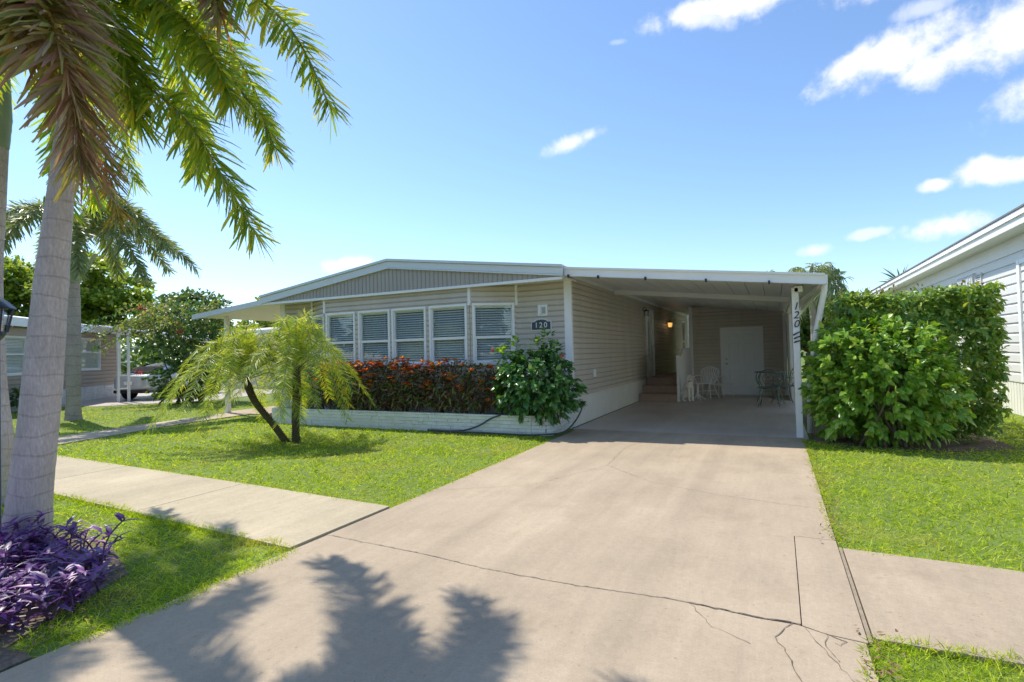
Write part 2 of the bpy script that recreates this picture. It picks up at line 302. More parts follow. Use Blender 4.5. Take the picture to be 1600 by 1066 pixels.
def grassmat(name, cols, dry):
    m = leafmat(name, cols, .6, .42, (1.5, 1.45, .4), .12, .1); nt = m.node_tree
    b = nt.nodes['Principled BSDF']; src = b.inputs['Base Color'].links[0].from_socket
    mr = nt.nodes.new('ShaderNodeMapRange'); nt.links.new(wpos(nt, 1.1, 4, .6), mr.inputs[0]); mr.inputs[1].default_value = .50; mr.inputs[2].default_value = .72; mr.inputs[4].default_value = .75
    mm = nt.nodes.new('ShaderNodeMix'); mm.data_type = 'RGBA'; nt.links.new(mr.outputs[0], mm.inputs['Factor']); nt.links.new(src, mm.inputs['A']); mm.inputs['B'].default_value = (*dry, 1)
    nt.links.new(mm.outputs['Result'], b.inputs['Base Color'])
    for n in nt.nodes:
        if n.type == 'MIX' and n.blend_type == 'MULTIPLY' and n.data_type == 'RGBA': nt.links.new(mm.outputs['Result'], n.inputs['A'])
    return m
G['grass'] = grassmat('lawn_grass', [(.13, .22, .02), (.28, .42, .03), (.42, .55, .04), (.50, .60, .05), (.70, .70, .14)], (.56, .50, .17))
def groundmat():
    m, nt, b = newmat('lawn_soil'); c = ramp(nt, [(.07, .10, .02), (.14, .2, .03), (.24, .28, .05)], wpos(nt, 9, 6, .7))
    c = mul(nt, c, wpos(nt, .6, 4), .15); nt.links.new(c, b.inputs['Base Color']); b.inputs['Roughness'].default_value = .95; return m
M['ground'] = groundmat()
# ---------------------------------------------------------------- leaf geometry (numpy)
def unit(a): return a/np.maximum(np.linalg.norm(a, axis=-1, keepdims=True), 1e-9)
PROF = {'oval': ((0, .12), (.28, .95), (.6, .85), (.88, .35), (1, .02)), 'lance': ((0, .25), (.3, 1), (.7, .7), (1, .03)), 'blade': ((0, .8), (.5, .75), (1, .02)), 'strip': ((0, .35), (.3, 1), (.8, .85), (1, .3))}
def leaves(P, D, N, L, Wd, prof='oval', droop=.15, fold=.15):
    """flat or folded leaf strips: base P, direction D, surface normal N, length L, full width Wd -> quads"""
    P, D, N = (np.asarray(a, float) for a in (P, D, N)); D = unit(D); S = unit(np.cross(D, N)); N = np.cross(S, D)
    n = len(P); L = np.broadcast_to(L, (n,)); Wd = np.broadcast_to(Wd, (n,)); droop = np.broadcast_to(droop, (n,))
    rows = []; pr = PROF[prof]; three = fold > 0
    for t, w in pr:
        c = P+D*(L*t)[:, None]; c = c.copy(); c[:, 2] -= droop*L*t*t
        off = S*(Wd*w*.5)[:, None]
        if three: rows += [c-off+N*(Wd*w*.5*fold)[:, None], c, c+off+N*(Wd*w*.5*fold)[:, None]]
        else: rows += [c-off, c+off]
    k = 3 if three else 2; m = len(pr)*k; V = np.stack(rows, 1).reshape(-1, 3)
    q = np.array([(r*k+j, r*k+j+1, (r+1)*k+j+1, (r+1)*k+j) for r in range(len(pr)-1) for j in range(k-1)])
    F = (np.arange(n)[:, None, None]*m+q[None]).reshape(-1, 4); return V, F
def cat(parts):
    Vs, Fs, o = [], [], 0
    for V, F in parts: Vs.append(V); Fs.append(F+o); o += len(V)
    return np.concatenate(Vs), np.concatenate(Fs)
def rdir(n): return unit(rng.normal(size=(n, 3)))
UNITLEAF = {}
def unit_leaf(mat, prof, ratio, droop, fold):
    k = (mat.name, prof, ratio, droop)
    if k not in UNITLEAF:
        V, F = leaves([[0, 0, 0]], [[1, 0, 0]], [[0, 0, 1]], 1, ratio, prof, 0, fold); V[:, 2] -= droop*V[:, 0]**2
        me = npmesh('leaf', V, F, True); me.materials.append(mat); UNITLEAF[k] = me
    return UNITLEAF[k]
CAMP = np.array([0, 0, 1.5])
def leaf_parts(parent, P, D, N, L, mat, prof, ratio, droop=.15, fold=.2, nparts=300, name='leaf', rest='foliage', ctr=None):
    """the leaves that show largest are parts of their own, the rest one stuff part"""
    P, D, N, L = np.asarray(P), unit(np.asarray(D)), np.asarray(N), np.asarray(L)
    dist = np.linalg.norm(P-CAMP, axis=1); score = L/dist
    if ctr is not None: score = score*(1+.8*np.clip(((P-ctr)*unit(CAMP-ctr)).sum(1), -1, 1)/np.maximum(np.ptp(P, axis=0).max()*.5, .1))
    idx = np.argsort(-score); a, b = idx[:nparts], idx[nparts:]
    S = unit(np.cross(N, D)); N2 = np.cross(D, S); me = unit_leaf(mat, prof, ratio, droop, fold)
    off = ROOTLOC.get(parent, Vector((0, 0, 0)))
    for i in a:
        o = bpy.data.objects.new(name, me); COL.objects.link(o); o.parent = parent
        l = L[i]; o.matrix_basis = Matrix([[D[i][r]*l, S[i][r]*l, N2[i][r]*l, P[i][r]-off[r]] for r in range(3)]+[[0, 0, 0, 1]])
    if len(b):
        V, F = leaves(P[b], D[b], N[b], L[b], L[b]*ratio, prof, droop, fold); o = obj(rest, npmesh(rest, V, F, True), mat, parent); o['kind'] = 'stuff'
def blob_points(c, r, n, lumps=14, power=.5, lump=.38, boxy=0, seed=0):
    """leaf positions in a lumpy ellipsoid (or rounded box), with outward directions"""
    g = np.random.default_rng(seed); c, r = np.array(c, float), np.array(r, float)
    u = unit(g.normal(size=(n, 3)))
    if boxy: u = u/np.maximum(np.abs(u).max(1, keepdims=True), .2)*boxy+u*(1-boxy)
    lc = unit(g.normal(size=(lumps, 3))); la = g.uniform(-.6, 1, lumps)
    f = (np.exp(-((unit(u)[:, None]-lc[None])**2).sum(-1)*5)*la[None]).sum(1)
    rad = (1+lump*.55*np.clip(f, -1, 1))*(g.random(n)**(power*.5)); P = c+u*r*rad[:, None]
    return P, unit(u/np.maximum(r, .05))
# ================================================================ SETTING
def struct(name, mb, mat, parent=None, bevel=0):
    o = mb.build(name, mat, parent, bevel)
    if parent is None: o['kind'] = 'structure'
    return o
struct('ground', MB().box(-300, 300, -2.4, 500, -.5, -.018), M['ground'])
struct('road', MB().box(-300, 300, -300, -2.4, -.5, -.045), M['asphalt'])
XL, XR = -3.45, .38
drive = struct('driveway', MB().box(XL, XR, -2.35, 26, -.3, -.012), M['crack'])
def slab(name, poly, mat, parent, top=0.0):
    return MB().prism(poly, -.2, top).build(name, mat, parent, .0025)
slab('apron_slab', [(XL+.005, 3.448), (XL+.005, 2.2), (XL-.0, 1.2), (XL-.25, -.6), (XL-.9, -2.35), (XR+.9, -2.35), (XR+.3, -.6), (XR, 1.2), (XR-.01, 3.225), (.2, 3.245), (.07, 3.30), (-.14, 3.295), (-.34, 3.325), (-.63, 3.345), (-1.19, 3.31), (-1.84, 3.32), (-2.43, 3.39)], M['drive'], drive)
slab('driveway_slab', [(XL, 9.93), (XL, 3.452), (-2.43, 3.394), (-1.84, 3.324), (-1.19, 3.315), (-.63, 3.351), (-.34, 3.332), (-.14, 3.304), (.085, 3.318), (.096, 4.826), (XR, 4.826), (XR, 9.93)], M['drive'], drive)
slab('patch_slab', [(.090, 3.305), (.2, 3.254), (XR, 3.232), (XR, 4.821), (.101, 4.821)], M['drive'], drive)
slab('carport_slab', [(XL-.1, 9.936), (XR+.08, 9.936), (XR+.1, 26), (XL-.1, 26)], M['carport_floor'], drive)
def crack(pts, w, z=.0035):
    P = []; r = random.Random(len(pts)*7+int(abs(pts[0][0])*100))
    for (x0, y0), (x1, y1) in zip(pts, pts[1:]):
        n = max(2, int(math.hypot(x1-x0, y1-y0)/.035))
        P += [(x0+(x1-x0)*i/n+r.gauss(0, .006), y0+(y1-y0)*i/n+r.gauss(0, .006)) for i in range(n)]
    mb = MB(); vs = []
    for i, p in enumerate(P):
        q = P[min(i+1, len(P)-1)]; o = P[max(i-1, 0)]; d = Vector((q[0]-o[0], q[1]-o[1])).normalized(); nn = Vector((-d.y, d.x)); ww = w*r.uniform(.25, 1.3)*.5
        vs += [(p[0]+nn.x*ww, p[1]+nn.y*ww, z), (p[0]-nn.x*ww, p[1]-nn.y*ww, z)]
    mb.add(vs, [(2*i, 2*i+1, 2*i+3, 2*i+2) for i in range(len(P)-1)]); return mb
crack([(-3.4, 3.452), (-2.43, 3.392), (-1.84, 3.322), (-1.19, 3.312), (-.63, 3.348), (-.34, 3.329), (-.14, 3.30), (.08, 3.31)], .0045).build('crack', M['crack'], drive)
crack([(-.5, 3.34), (-.2, 3.31), (.06, 3.31), (.09, 3.29)], .010).build('crack', M['crack'], drive)
crack([(.05, 3.3), (-.01, 3.2), (-.04, 3.1), (.02, 2.95), (.06, 2.75), (.08, 2.3)], .005).build('crack', M['crack'], drive)
crack([(.1, 3.27), (.16, 3.1), (.25, 2.9), (.34, 2.65), (.37, 2.4)], .004).build('crack', M['crack'], drive)
crack([(.2, 3.25), (.19, 3.12), (.24, 2.95)], .0045).build('crack', M['crack'], drive)
crack([(.2, 3.25), (.28, 3.2), (.24, 3.15), (.2, 3.17)], .007).build('crack', M['crack'], drive)
crack([(-.5, 3.33), (-.35, 3.1), (-.12, 2.98)], .004).build('crack', M['crack'], drive)
crack([(-2.0, 6.9), (-1.3, 6.2), (-.6, 5.9), (0, 5.75), (.36, 5.7)], .004).build('crack', M['crack'], drive)
crack([(-3.3, 5.1), (-2.5, 5.6), (-2.0, 6.9), (-2.1, 8.2), (-1.7, 9.9)], .004).build('crack', M['crack'], drive)
sw = struct('sidewalk', MB().prism([(-30, 3.9), (-30, 5.6), (XL-.1, 4.3), (XL-.1, 3.12)], -.3, -.02), M['crack'])
pts_t = [(-30, 5.7), (-18, 5.15), (-10.7, 4.73), (-6.2, 4.49), (-3.47, 4.31)]; pts_b = [(-30, 4.4), (-18, 3.85), (-12, 3.55), (-7.7, 3.33), (-3.47, 3.08)]
def lerp_edge(pts, x):
    for (x0, y0), (x1, y1) in zip(pts, pts[1:]):
        if x0 <= x <= x1: return y0+(y1-y0)*(x-x0)/(x1-x0)
    return pts[-1][1]
for x0, x1 in zip((-30, -26.4, -22.8, -19.2, -15.6, -12.0, -8.4, -5.78), (-26.4, -22.8, -19.2, -15.6, -12.0, -8.4, -5.78, -3.47)):
    slab('sidewalk_slab', [(x0+.005, lerp_edge(pts_b, x0)), (x1-.005, lerp_edge(pts_b, x1)), (x1-.005, lerp_edge(pts_t, x1)), (x0+.005, lerp_edge(pts_t, x0))], M['walk'], sw, .012)
sw2 = struct('sidewalk_right', MB().box(XR+.02, 30, 3.3, 4.55, -.3, -.03), M['crack'])
for i, (x0, x1) in enumerate(zip((.405, 2.8, 5.3, 8), (2.8, 5.3, 8, 30))):
    slab('sidewalk_slab', [(x0+.005, 3.27), (x1-.005, 3.29), (x1-.005, 4.47 if i else 4.5), (x0+.005, 4.5 if i else 4.63)], M['drive'], sw2, .006 if i else .012)
MB().box(XR+.004, XR+.022, 3.24, 4.66, -.1, .004).build('expansion_joint', paint('joint_wood', (.3, .24, .17), .9, .2, 20), sw2)
path = struct('path', MB().prism([(-13.0, 4.85), (-11.9, 4.8), (-12.05, 5.4), (-12.78, 8.2), (-12.95, 10.2), (-13.9, 10.2), (-13.8, 8.9), (-13.35, 6.0)], -.2, .006), M['walk'])
struct('patio', MB().box(-14.2, -11.55, 10.21, 24, -.2, .012), M['drive'])
struct('neighbour_driveway', MB().prism([(-30, 8.4), (-21.2, 10.6), (-19.0, 13.2), (-21.0, 24), (-40, 24)], -.2, -.004), M['carport_floor'])
struct('planting_bed', MB().prism([(-7.2, .4), (-3.55, .4), (-3.48, 1.2), (-3.5, 1.45), (-3.75, 1.45), (-4.0, 1.85), (-4.2, 2.3), (-5.0, 2.6), (-5.6, 2.7), (-7.0, 2.4)], -.1, -.006), M['soil'])
struct('hedge_bed', MB().prism([(.55, 9.7), (1.4, 9.3), (2.3, 9.35), (3.0, 9.9), (2.9, 13.7), (.5, 13.7)], -.1, -.006), M['soil'])
# ---------------------------------------------------------------- grass
from mathutils.geometry import intersect_point_line
def inpoly(x, y, poly):
    c = np.zeros(len(x), bool); j = len(poly)-1
    for i in range(len(poly)):
        xi, yi = poly[i]; xj, yj = poly[j]
        c ^= ((yi > y) != (yj > y)) & (x < (xj-xi)*(y-yi)/((yj-yi) or 1e-9)+xi); j = i
    return c
def vnoise(x, y, s, seed):
    g = np.random.default_rng(seed); T = g.random((64, 64)); u, v = x/s, y/s; i, j = np.floor(u).astype(int), np.floor(v).astype(int); a, b = u-i, v-j
    a, b = a*a*(3-2*a), b*b*(3-2*b); q = lambda p, r: T[p % 64, r % 64]
    return (q(i, j)*(1-a)+q(i+1, j)*a)*(1-b)+(q(i, j+1)*(1-a)+q(i+1, j+1)*a)*b
def grass(name, label, poly, k, hmin, hmax, holes=(), edge=.03):
    xs, ys = [p[0] for p in poly], [p[1] for p in poly]; X, Y, H = [], [], []
    step = 1.0
    for gx in np.arange(min(xs), max(xs), step):
        for gy in np.arange(min(ys), max(ys), step):
            cx, cy = gx+.5, gy+.5; d = math.hypot(cx, cy)
            n = int(min(9000, k*30000/max(d, 2.2)**1.55)*step*step)
            x = rng.uniform(gx, gx+step, n); y = rng.uniform(gy, gy+step, n); m = inpoly(x, y, poly)
            for h in holes: m &= ~inpoly(x, y, h)
            X.append(x[m]+rng.normal(0, .018, m.sum())); Y.append(y[m]+rng.normal(0, .018, m.sum()))
    X, Y = np.concatenate(X), np.concatenate(Y); n = len(X); d = np.hypot(X, Y)
    cl = vnoise(X, Y, .16, 3)*.6+vnoise(X, Y, .7, 5)*.4
    keep = rng.random(n) < .45+cl; X, Y, d, cl = X[keep], Y[keep], d[keep], cl[keep]; n = len(X)
    Lh = (hmin+(hmax-hmin)*rng.random(n)**1.5*1.25)*(.5+.9*cl); wd = .0045*np.clip(d/4.2, .8, 3)*rng.uniform(.7, 1.4, n)
    D = unit(np.stack([rng.normal(0, .75, n), rng.normal(0, .75, n), np.ones(n)*.75], 1)); a = rng.uniform(0, 2*np.pi, n)
    V, F = leaves(np.stack([X, Y, np.full(n, -.02)], 1), D, np.stack([np.cos(a), np.sin(a), np.zeros(n)], 1), Lh*1.35, wd, 'blade', rng.uniform(.1, .55, n), 0)
    o = obj(name, npmesh(name, V, F), G['grass']); tag(o, label, 'grass', kind='stuff'); return n
lawn_l = [(-11.85, 4.78), (-10.7, 4.70), (-6.2, 4.46), (-3.6, 4.31), (-3.43, 4.5), (-3.44, 8.5), (-3.8, 8.98), (-9.9, 9.0), (-12.9, 10.1), (-12.74, 8.2), (-12.0, 5.4)]
lawn_f = [(-30, 5.72), (-18, 5.17), (-13.0, 4.86), (-13.3, 6), (-13.75, 8.9), (-14.1, 10.4), (-14.3, 14), (-19.3, 13), (-21.5, 10.5), (-30, 8.3)]
strip_l = [(-16, 3.72), (-12, 3.53), (-7.7, 3.35), (-3.5, 3.10), (-3.38, 2.6), (-3.36, 2.0), (-3.40, 1.5), (-3.7, 1.4), (-3.95, 1.75), (-4.1, 2.15), (-4.5, 2.45), (-6.8, 2.6), (-9, 2.0), (-16, 1.6)]
lawn_r = [(.36, 4.86), (.40, 4.66), (1.3, 4.54), (2.8, 4.46), (9, 4.46), (9, 13), (4.35, 13), (4.3, 26), (3.1, 26), (3.0, 10.1), (2.3, 9.5), (1.4, 9.45), (.6, 9.8), (.41, 9.6)]
strip_r = [(.36, 1.2), (.35, 3.0), (.40, 3.26), (.6, 3.29), (4, 3.31), (4, .8), (.6, .8)]
cnt = [grass('lawn', 'sunlit front lawn between the sidewalk and the white planter', lawn_l, 1.0, .03, .065),
       grass('lawn', 'grass beyond the narrow path in front of the tan neighbouring house', lawn_f, .75, .03, .07),
       grass('verge_grass', 'grass strip below the sidewalk beside the purple plants', strip_l, 1.15, .035, .085),
       grass('lawn', 'lawn right of the driveway in front of the clipped hedge', lawn_r, 1.0, .03, .07),
       grass('verge_grass', 'patch of grass in the lower right corner below the sidewalk', strip_r, 1.2, .035, .085)]
def edge_grass(name, label, line, perm, side, h=(.04, .10)):
    """longer blades that lean over a paving edge"""
    P = []; Dn = []
    for (x0, y0), (x1, y1) in zip(line, line[1:]):
        L = math.hypot(x1-x0, y1-y0); n = int(L*perm); t = rng.random(n); nx, ny = (y0-y1)/L*side, (x1-x0)/L*side; o = np.abs(rng.normal(0, .035, n)); w = (vnoise(x0+(x1-x0)*t, y0+(y1-y0)*t, .22, 31)-.35)*.10
        P.append(np.stack([x0+(x1-x0)*t-nx*(o-w), y0+(y1-y0)*t-ny*(o-w), np.full(n, -.015)], 1)); Dn.append(np.tile((nx, ny, 0), (n, 1)))
    P, Dn = np.concatenate(P), np.concatenate(Dn); n = len(P); D = unit(Dn*rng.uniform(-.2, .8, n)[:, None]+rng.normal(0, .45, (n, 3))*[1, 1, 0]+[0, 0, .8]); a = rng.uniform(0, 2*np.pi, n)
    V, F = leaves(P, D, np.stack([np.cos(a), np.sin(a), np.zeros(n)], 1), rng.uniform(*h, n), .0045*rng.uniform(.7, 1.5, n), 'blade', rng.uniform(.2, .7, n), 0); tag(obj(name, npmesh(name, V, F), G['grass']), label, 'grass', kind='stuff')
edge_grass('grass_edging', 'ragged grass along the upper edge of the left sidewalk', [(-12, 4.80), (-10.7, 4.72), (-6.2, 4.48), (-3.5, 4.31)], 420, -1)
edge_grass('grass_edging', 'ragged grass along the lower edge of the left sidewalk', [(-9, 3.41), (-7.7, 3.33), (-3.5, 3.08)], 800, 1, (.05, .12))
edge_grass('grass_edging', 'grass leaning over the left edge of the driveway apron', [(-3.43, 3.1), (-3.40, 2.2), (-3.46, 1.6)], 900, -1, (.04, .09))
edge_grass('grass_edging', 'grass leaning over the left edge of the driveway by the front lawn', [(-3.45, 4.3), (-3.45, 8.6)], 420, -1, (.03, .07))
edge_grass('grass_edging', 'grass leaning over the right edge of the driveway', [(.38, 4.8), (.39, 9.8)], 420, 1, (.03, .08))
edge_grass('grass_edging', 'grass along the upper edge of the right sidewalk', [(.4, 4.63), (2.8, 4.5), (7, 4.47)], 650, -1, (.04, .09))
edge_grass('grass_edging', 'grass along the lower edge of the right sidewalk', [(.4, 3.26), (4, 3.29)], 900, 1, (.05, .13))
edge_grass('grass_edging', 'grass in the corner beside the driveway apron on the right', [(.37, 1.6), (.37, 3.2)], 500, 1, (.04, .1))
print('grass blades', cnt)
# dry leaves along the driveway edge and in the beds
def litter(name, label, n, f):
    P = np.array([f() for _ in range(n)]); D = unit(np.stack([rng.normal(size=n), rng.normal(size=n), rng.normal(0, .15, n)], 1))
    V, F = leaves(P, D, np.tile([0, 0, 1.], (n, 1))+rng.normal(0, .3, (n, 3)), rng.uniform(.02, .05, n), rng.uniform(.006, .016, n), 'lance', 0, .3)
    tag(obj(name, npmesh(name, V, F), G['litter']), label, 'leaves', kind='stuff')
litter('leaf_litter', 'dry brown leaves fallen along the right edge of the driveway', 260, lambda: (XR+random.gauss(.04, .05), random.choice([random.uniform(4.7, 9.5), random.gauss(2.9, .25), random.uniform(4.7, 7)]), .012+random.uniform(0, .02)))
litter('bed_litter', 'dry leaves and bark under the purple plants', 900, lambda: (random.uniform(-6.3, -3.5), random.uniform(.6, 2.1), random.uniform(0, .025)))
litter('hedge_litter', 'dry leaves on the soil under the hedge', 500, lambda: (random.uniform(.5, 3), random.uniform(9.3, 10.6), random.uniform(0, .02)))
# ================================================================ HOUSE
def wallmat4(o, d, nrm): # local x along d, y outward, z up
    return Matrix(((d[0], nrm[0], 0, o[0]), (d[1], nrm[1], 0, o[1]), (0, 0, 1, o[2]), (0, 0, 0, 1)))
def frame2(a, b, outward):
    """order the two plan points so that d x outward = up"""
    a, b, n = Vector(a), Vector(b), Vector(outward); d = (b-a)
    if d.x*n.y-d.y*n.x < 0: a, b = b, a
    d = (b-a); L = d.length; d.normalize(); n = Vector((-d.y, d.x))
    return a, d, n, L
BOARD = {}
def board_mesh(pitch, mat, proud=.030):
    k = (round(pitch, 4), mat.name)
    if k not in BOARD:
        p = pitch; prof = [(0, 0), (proud, 0), (proud, .004), (proud*.92, p*.70), (.003, p*.84), (.003, p-.001), (0, p-.001)]
        n = len(prof); vs = [(x, y, z) for x in (0, 1) for y, z in prof]
        me = bpy.data.meshes.new('siding_board'); me.from_pydata(vs, [], [tuple(range(n)), tuple(range(2*n-1, n-1, -1))]+[(i, n+i, n+(i+1) % n, (i+1) % n) for i in range(n)]); me.materials.append(mat); me.update(); BOARD[k] = me
    return BOARD[k]
def siding(parent, a, b, outward, z0, z1, mat, pitch=.11, holes=(), wall='wall', thick=.1, wallmat=None, name='siding_board', jitter=0):
    """backing wall with openings plus one board object for each course and stretch; holes = (s0,s1,z0,z1) measured from a"""
    a0 = Vector(a); o, d, n, L = frame2(a, b, outward)
    if (o-a0).length > 1e-6: holes = [(L-s1, L-s0, h0, h1) for s0, s1, h0, h1 in holes]
    holes = sorted(holes); mw0 = wallmat4((o.x, o.y, 0), d, n)
    mb = MB(); zs = sorted({z0, z1, *[h for H in holes for h in H[2:4] if z0 < h < z1]})
    for q0, q1 in zip(zs, zs[1:]):
        s = 0
        for h in holes+[(L, L, z0, z1)]:
            if h[2] <= q0+1e-6 and h[3] >= q1-1e-6:
                if h[0] > s+1e-4: mb.box(s, h[0], -thick, 0, q0, q1)
                s = h[1]
    mb.build(wall, wallmat or mat, parent, mw=mw0)
    zc = z0; i = 0
    while zc < z1-.01:
        p = min(pitch, z1-zc); me = board_mesh(p, mat); s = 0; mid = zc+p/2
        for h in list(holes)+[(L, L, z0, z1)]:
            if h[2]-.01 <= mid <= h[3]+.01:
                if h[0] > s+.01:
                    ob = link(bpy.data.objects.new(name, me), parent)
                    ob.matrix_basis = mw0 @ Matrix.Translation((s+.001, .0005, zc)) @ Matrix.Diagonal((h[0]-s-.002, 1, 1, 1))
                s = h[1]
        zc += pitch
def window(parent, a, b, outward, z0, z1, mid=None, blind=True, cas=.05, pull=0.0):
    o, d, n, L = frame2(a, b, outward); mw = wallmat4((o.x, o.y, 0), d, n); H = z1-z0; mid = mid or z0+H*.47
    mb = MB(); c = cas; p = .045; bk = -.09
    mb.box(0, L, bk, p, z1-c, z1); mb.box(0, L, bk, p, z0, z0+c*1.3); mb.box(0, c, bk, p-.001, z0+c*1.3, z1-c); mb.box(L-c, L, bk, p-.001, z0+c*1.3, z1-c)
    fr = mb.build('window', M['white'], parent, .004, mw)
    s = MB(); q = .018; s.box(c, L-c, -.055, .012, mid-.028, mid+.028)
    s.box(c, c+q, -.05, .004, mid+.028, z1-c); s.box(L-c-q, L-c, -.05, .004, mid+.028, z1-c); s.box(c+q, L-c-q, -.05, .004, z1-c-q, z1-c)
    q = .034; s.box(c, c+q, -.05, .010, z0+c*1.3, mid-.028); s.box(L-c-q, L-c, -.05, .010, z0+c*1.3, mid-.028); s.box(c+q, L-c-q, -.05, .010, z0+c*1.3, z0+c*1.3+q)
    sub(s.build('sash', M['white'], None, .003), fr)
    sub(MB().box(c+.01, L-c-.01, -.016, -.011, mid+.02, z1-c-.01).build('pane', M['glass']), fr)
    sub(MB().box(c+.02, L-c-.02, -.016, -.011, z0+c+.02, mid-.02).build('pane', M['glass']), fr)
    if blind:
        bl = MB(); z = z1-c-.04; bl.box(c+.01, L-c-.01, -.09, -.04, z1-c-.05, z1-c-.001); t = .049
        while z > z0+c+.04:
            z -= t; y0, y1 = -.088, -.042; dz = .017
            bl.hexa([(c+.012, y0, z+dz), (L-c-.012, y0, z+dz), (L-c-.012, y1, z-dz), (c+.012, y1, z-dz), (c+.012, y0, z+dz+.003), (L-c-.012, y0, z+dz+.003), (L-c-.012, y1, z-dz+.003), (c+.012, y1, z-dz+.003)])
        for sx in (.22, .78): bl.box(L*sx-.002, L*sx+.002, -.040, -.038, z0+c+.02, z1-c-.04)
        sub(bl.build('blind', M['blind']), fr)
    return fr
def sub(o, parent):
    """make o a sub-part whose mesh is already in its parent's local space"""
    o.parent = parent; return o
house = empty('mobile_home', (-7.5, 14, 0), 'taupe single storey home with low gable, bay window row and white trim', 'house')
FY, FL, FR_, SK = 10.1, -11.5, -3.6, .57
ZT = 2.90
bay_z0, bay_z1 = 1.26, 2.53
# right wall section of the front, left section of the front
siding(house, (-4.76, FY), (FR_-.06, FY), (0, -1), SK, ZT, M['siding'])
siding(house, (FL+.06, FY), (-10.42, FY), (0, -1), SK, ZT, M['siding'])
bx0, bx1, BY = -9.53, -5.58, 9.60
wins = [(-9.49, -8.60), (-8.51, -7.61), (-7.56, -6.65), (-6.57, -5.64)]
siding(house, (bx0, BY), (bx1, BY), (0, -1), SK-.2, ZT-.02, M['siding'], holes=[(w0-bx0, w1-bx0, bay_z0, bay_z1) for w0, w1 in wins], wall='bay_wall')
for w0, w1 in wins: window(house, (w0, BY), (w1, BY), (0, -1), bay_z0, bay_z1, 1.83)
def angled(a, b, out):
    L = (Vector(b)-Vector(a)).length
    siding(house, a, b, out, SK-.2, ZT-.02, M['siding'], holes=[(.04, L-.05, bay_z0, bay_z1)], wall='bay_wall')
    d = (Vector(b)-Vector(a)).normalized(); window(house, Vector(a)+d*.04, Vector(b)-d*.05, out, bay_z0, bay_z1, 1.83)
angled((-5.58, 9.6), (-4.76, 10.1), (.5, -.8)); angled((-9.53, 9.6), (-10.42, 10.1), (-.5, -.8))
mb = MB()
for x, y, z0 in [(-9.53, 9.585, bay_z1), (-5.58, 9.585, bay_z1-.04), (-4.745, 10.085, bay_z1-.05), (-10.43, 10.08, .4)]: MB().box(x-.028, x+.028, y-.03, y+.03, z0, ZT-.012).build('bay_trim', M['white'], house)
for x in (FR_-.03, FL+.02): MB().box(x-.075, x+.075, FY-.035, FY+.04, SK-.02 if x > -5 else 0, ZT-.005).build('corner_post', M['white'], house, .004)
# side wall facing the carport
dY0, dY1 = 17.0, 18.25
siding(house, (FR_, FY+.045), (FR_, 26.6), (1, 0), SK+.01, 3.0, M['siding'], holes=[(dY0-FY-.045, dY1-FY-.045, .62, 2.78), (24.4-FY, 25.3-FY, 1.3, 2.7)])
mb = MB(); y = FY+.05
while y < 17.0:                                         # ribbed skirt panel
    mb.box(FR_-.03, FR_+.012, y, y+.055, 0, SK); mb.box(FR_-.03, FR_-.004, y+.055, y+.085, 0, SK); y += .085
mb.build('skirt', M['skirt'], house)
MB().box(FR_-.02, FR_+.022, FY+.05, 26.5, SK, SK+.02).build('skirt_trim', M['white'], house)
MB().box(FR_-.01, FR_+.05, FY+.05, 26.5, 2.96, 3.04).build('soffit_trim', M['white'], house)
MB().box(FL, FR_-.03, FY-.02, FY+.05, -.05, SK+.0).build('skirt', M['stone'], house)
MB().prism([(bx0, 9.63), (bx1, 9.63), (-4.8, 10.1), (-10.4, 10.1)], -.05, .37).build('bay_base', M['stone'], house)
MB().box(FL, FL+.1, FY+.06, 26.6, 0, 2.95).build('wall', M['siding'], house)
MB().box(FL, FR_-.1, 26.5, 26.6, 0, 2.95).build('wall', M['siding'], house)
MB().box(FL+.1, FR_-.1, FY+.06, 26.5, .45, .5).build('room_floor', M['room'], house)
MB().box(FL+.1, FR_-.1, 13.5, 13.6, .5, 2.9).build('room_wall', M['room'], house)
# entrance door in the side wall, with tall glass
ed = empty  # (local name kept short)
mb = MB(); x0, x1 = FR_-.06, FR_+.035
mb.box(x0, x1, dY0, dY0+.12, .62, 2.78); mb.box(x0, x1, dY1-.12, dY1, .62, 2.78); mb.box(x0, x1, dY0+.12, dY1-.12, 2.68, 2.78); mb.box(x0, x1-.02, dY0+.12, dY1-.12, .62, .66)
dr = mb.build('entry_door', M['white'], house, .004)
mb = MB(); mb.box(x0, FR_, dY0+.12, dY0+.42, .66, 2.68); mb.box(x0, FR_, dY1-.5, dY1-.12, .66, 2.68); mb.box(x0, FR_, dY0+.42, dY1-.5, .66, 1.25); mb.box(x0, FR_, dY0+.42, dY1-.5, 2.55, 2.68)
sub(mb.build('door_leaf', M['door']), dr); sub(MB().box(FR_-.04, FR_-.02, dY0+.40, dY1-.48, 1.24, 2.56).build('pane', M['glass']), dr)
sub(MB().tube([(FR_+.0, dY1-.25, 1.6), (FR_+.07, dY1-.25, 1.6), (FR_+.07, dY1-.37, 1.6)], .011, 8).build('handle', M['chrome']), dr)
window(house, (FR_, 24.4), (FR_, 25.26), (1, 0), 1.3, 2.7, 1.8, False)
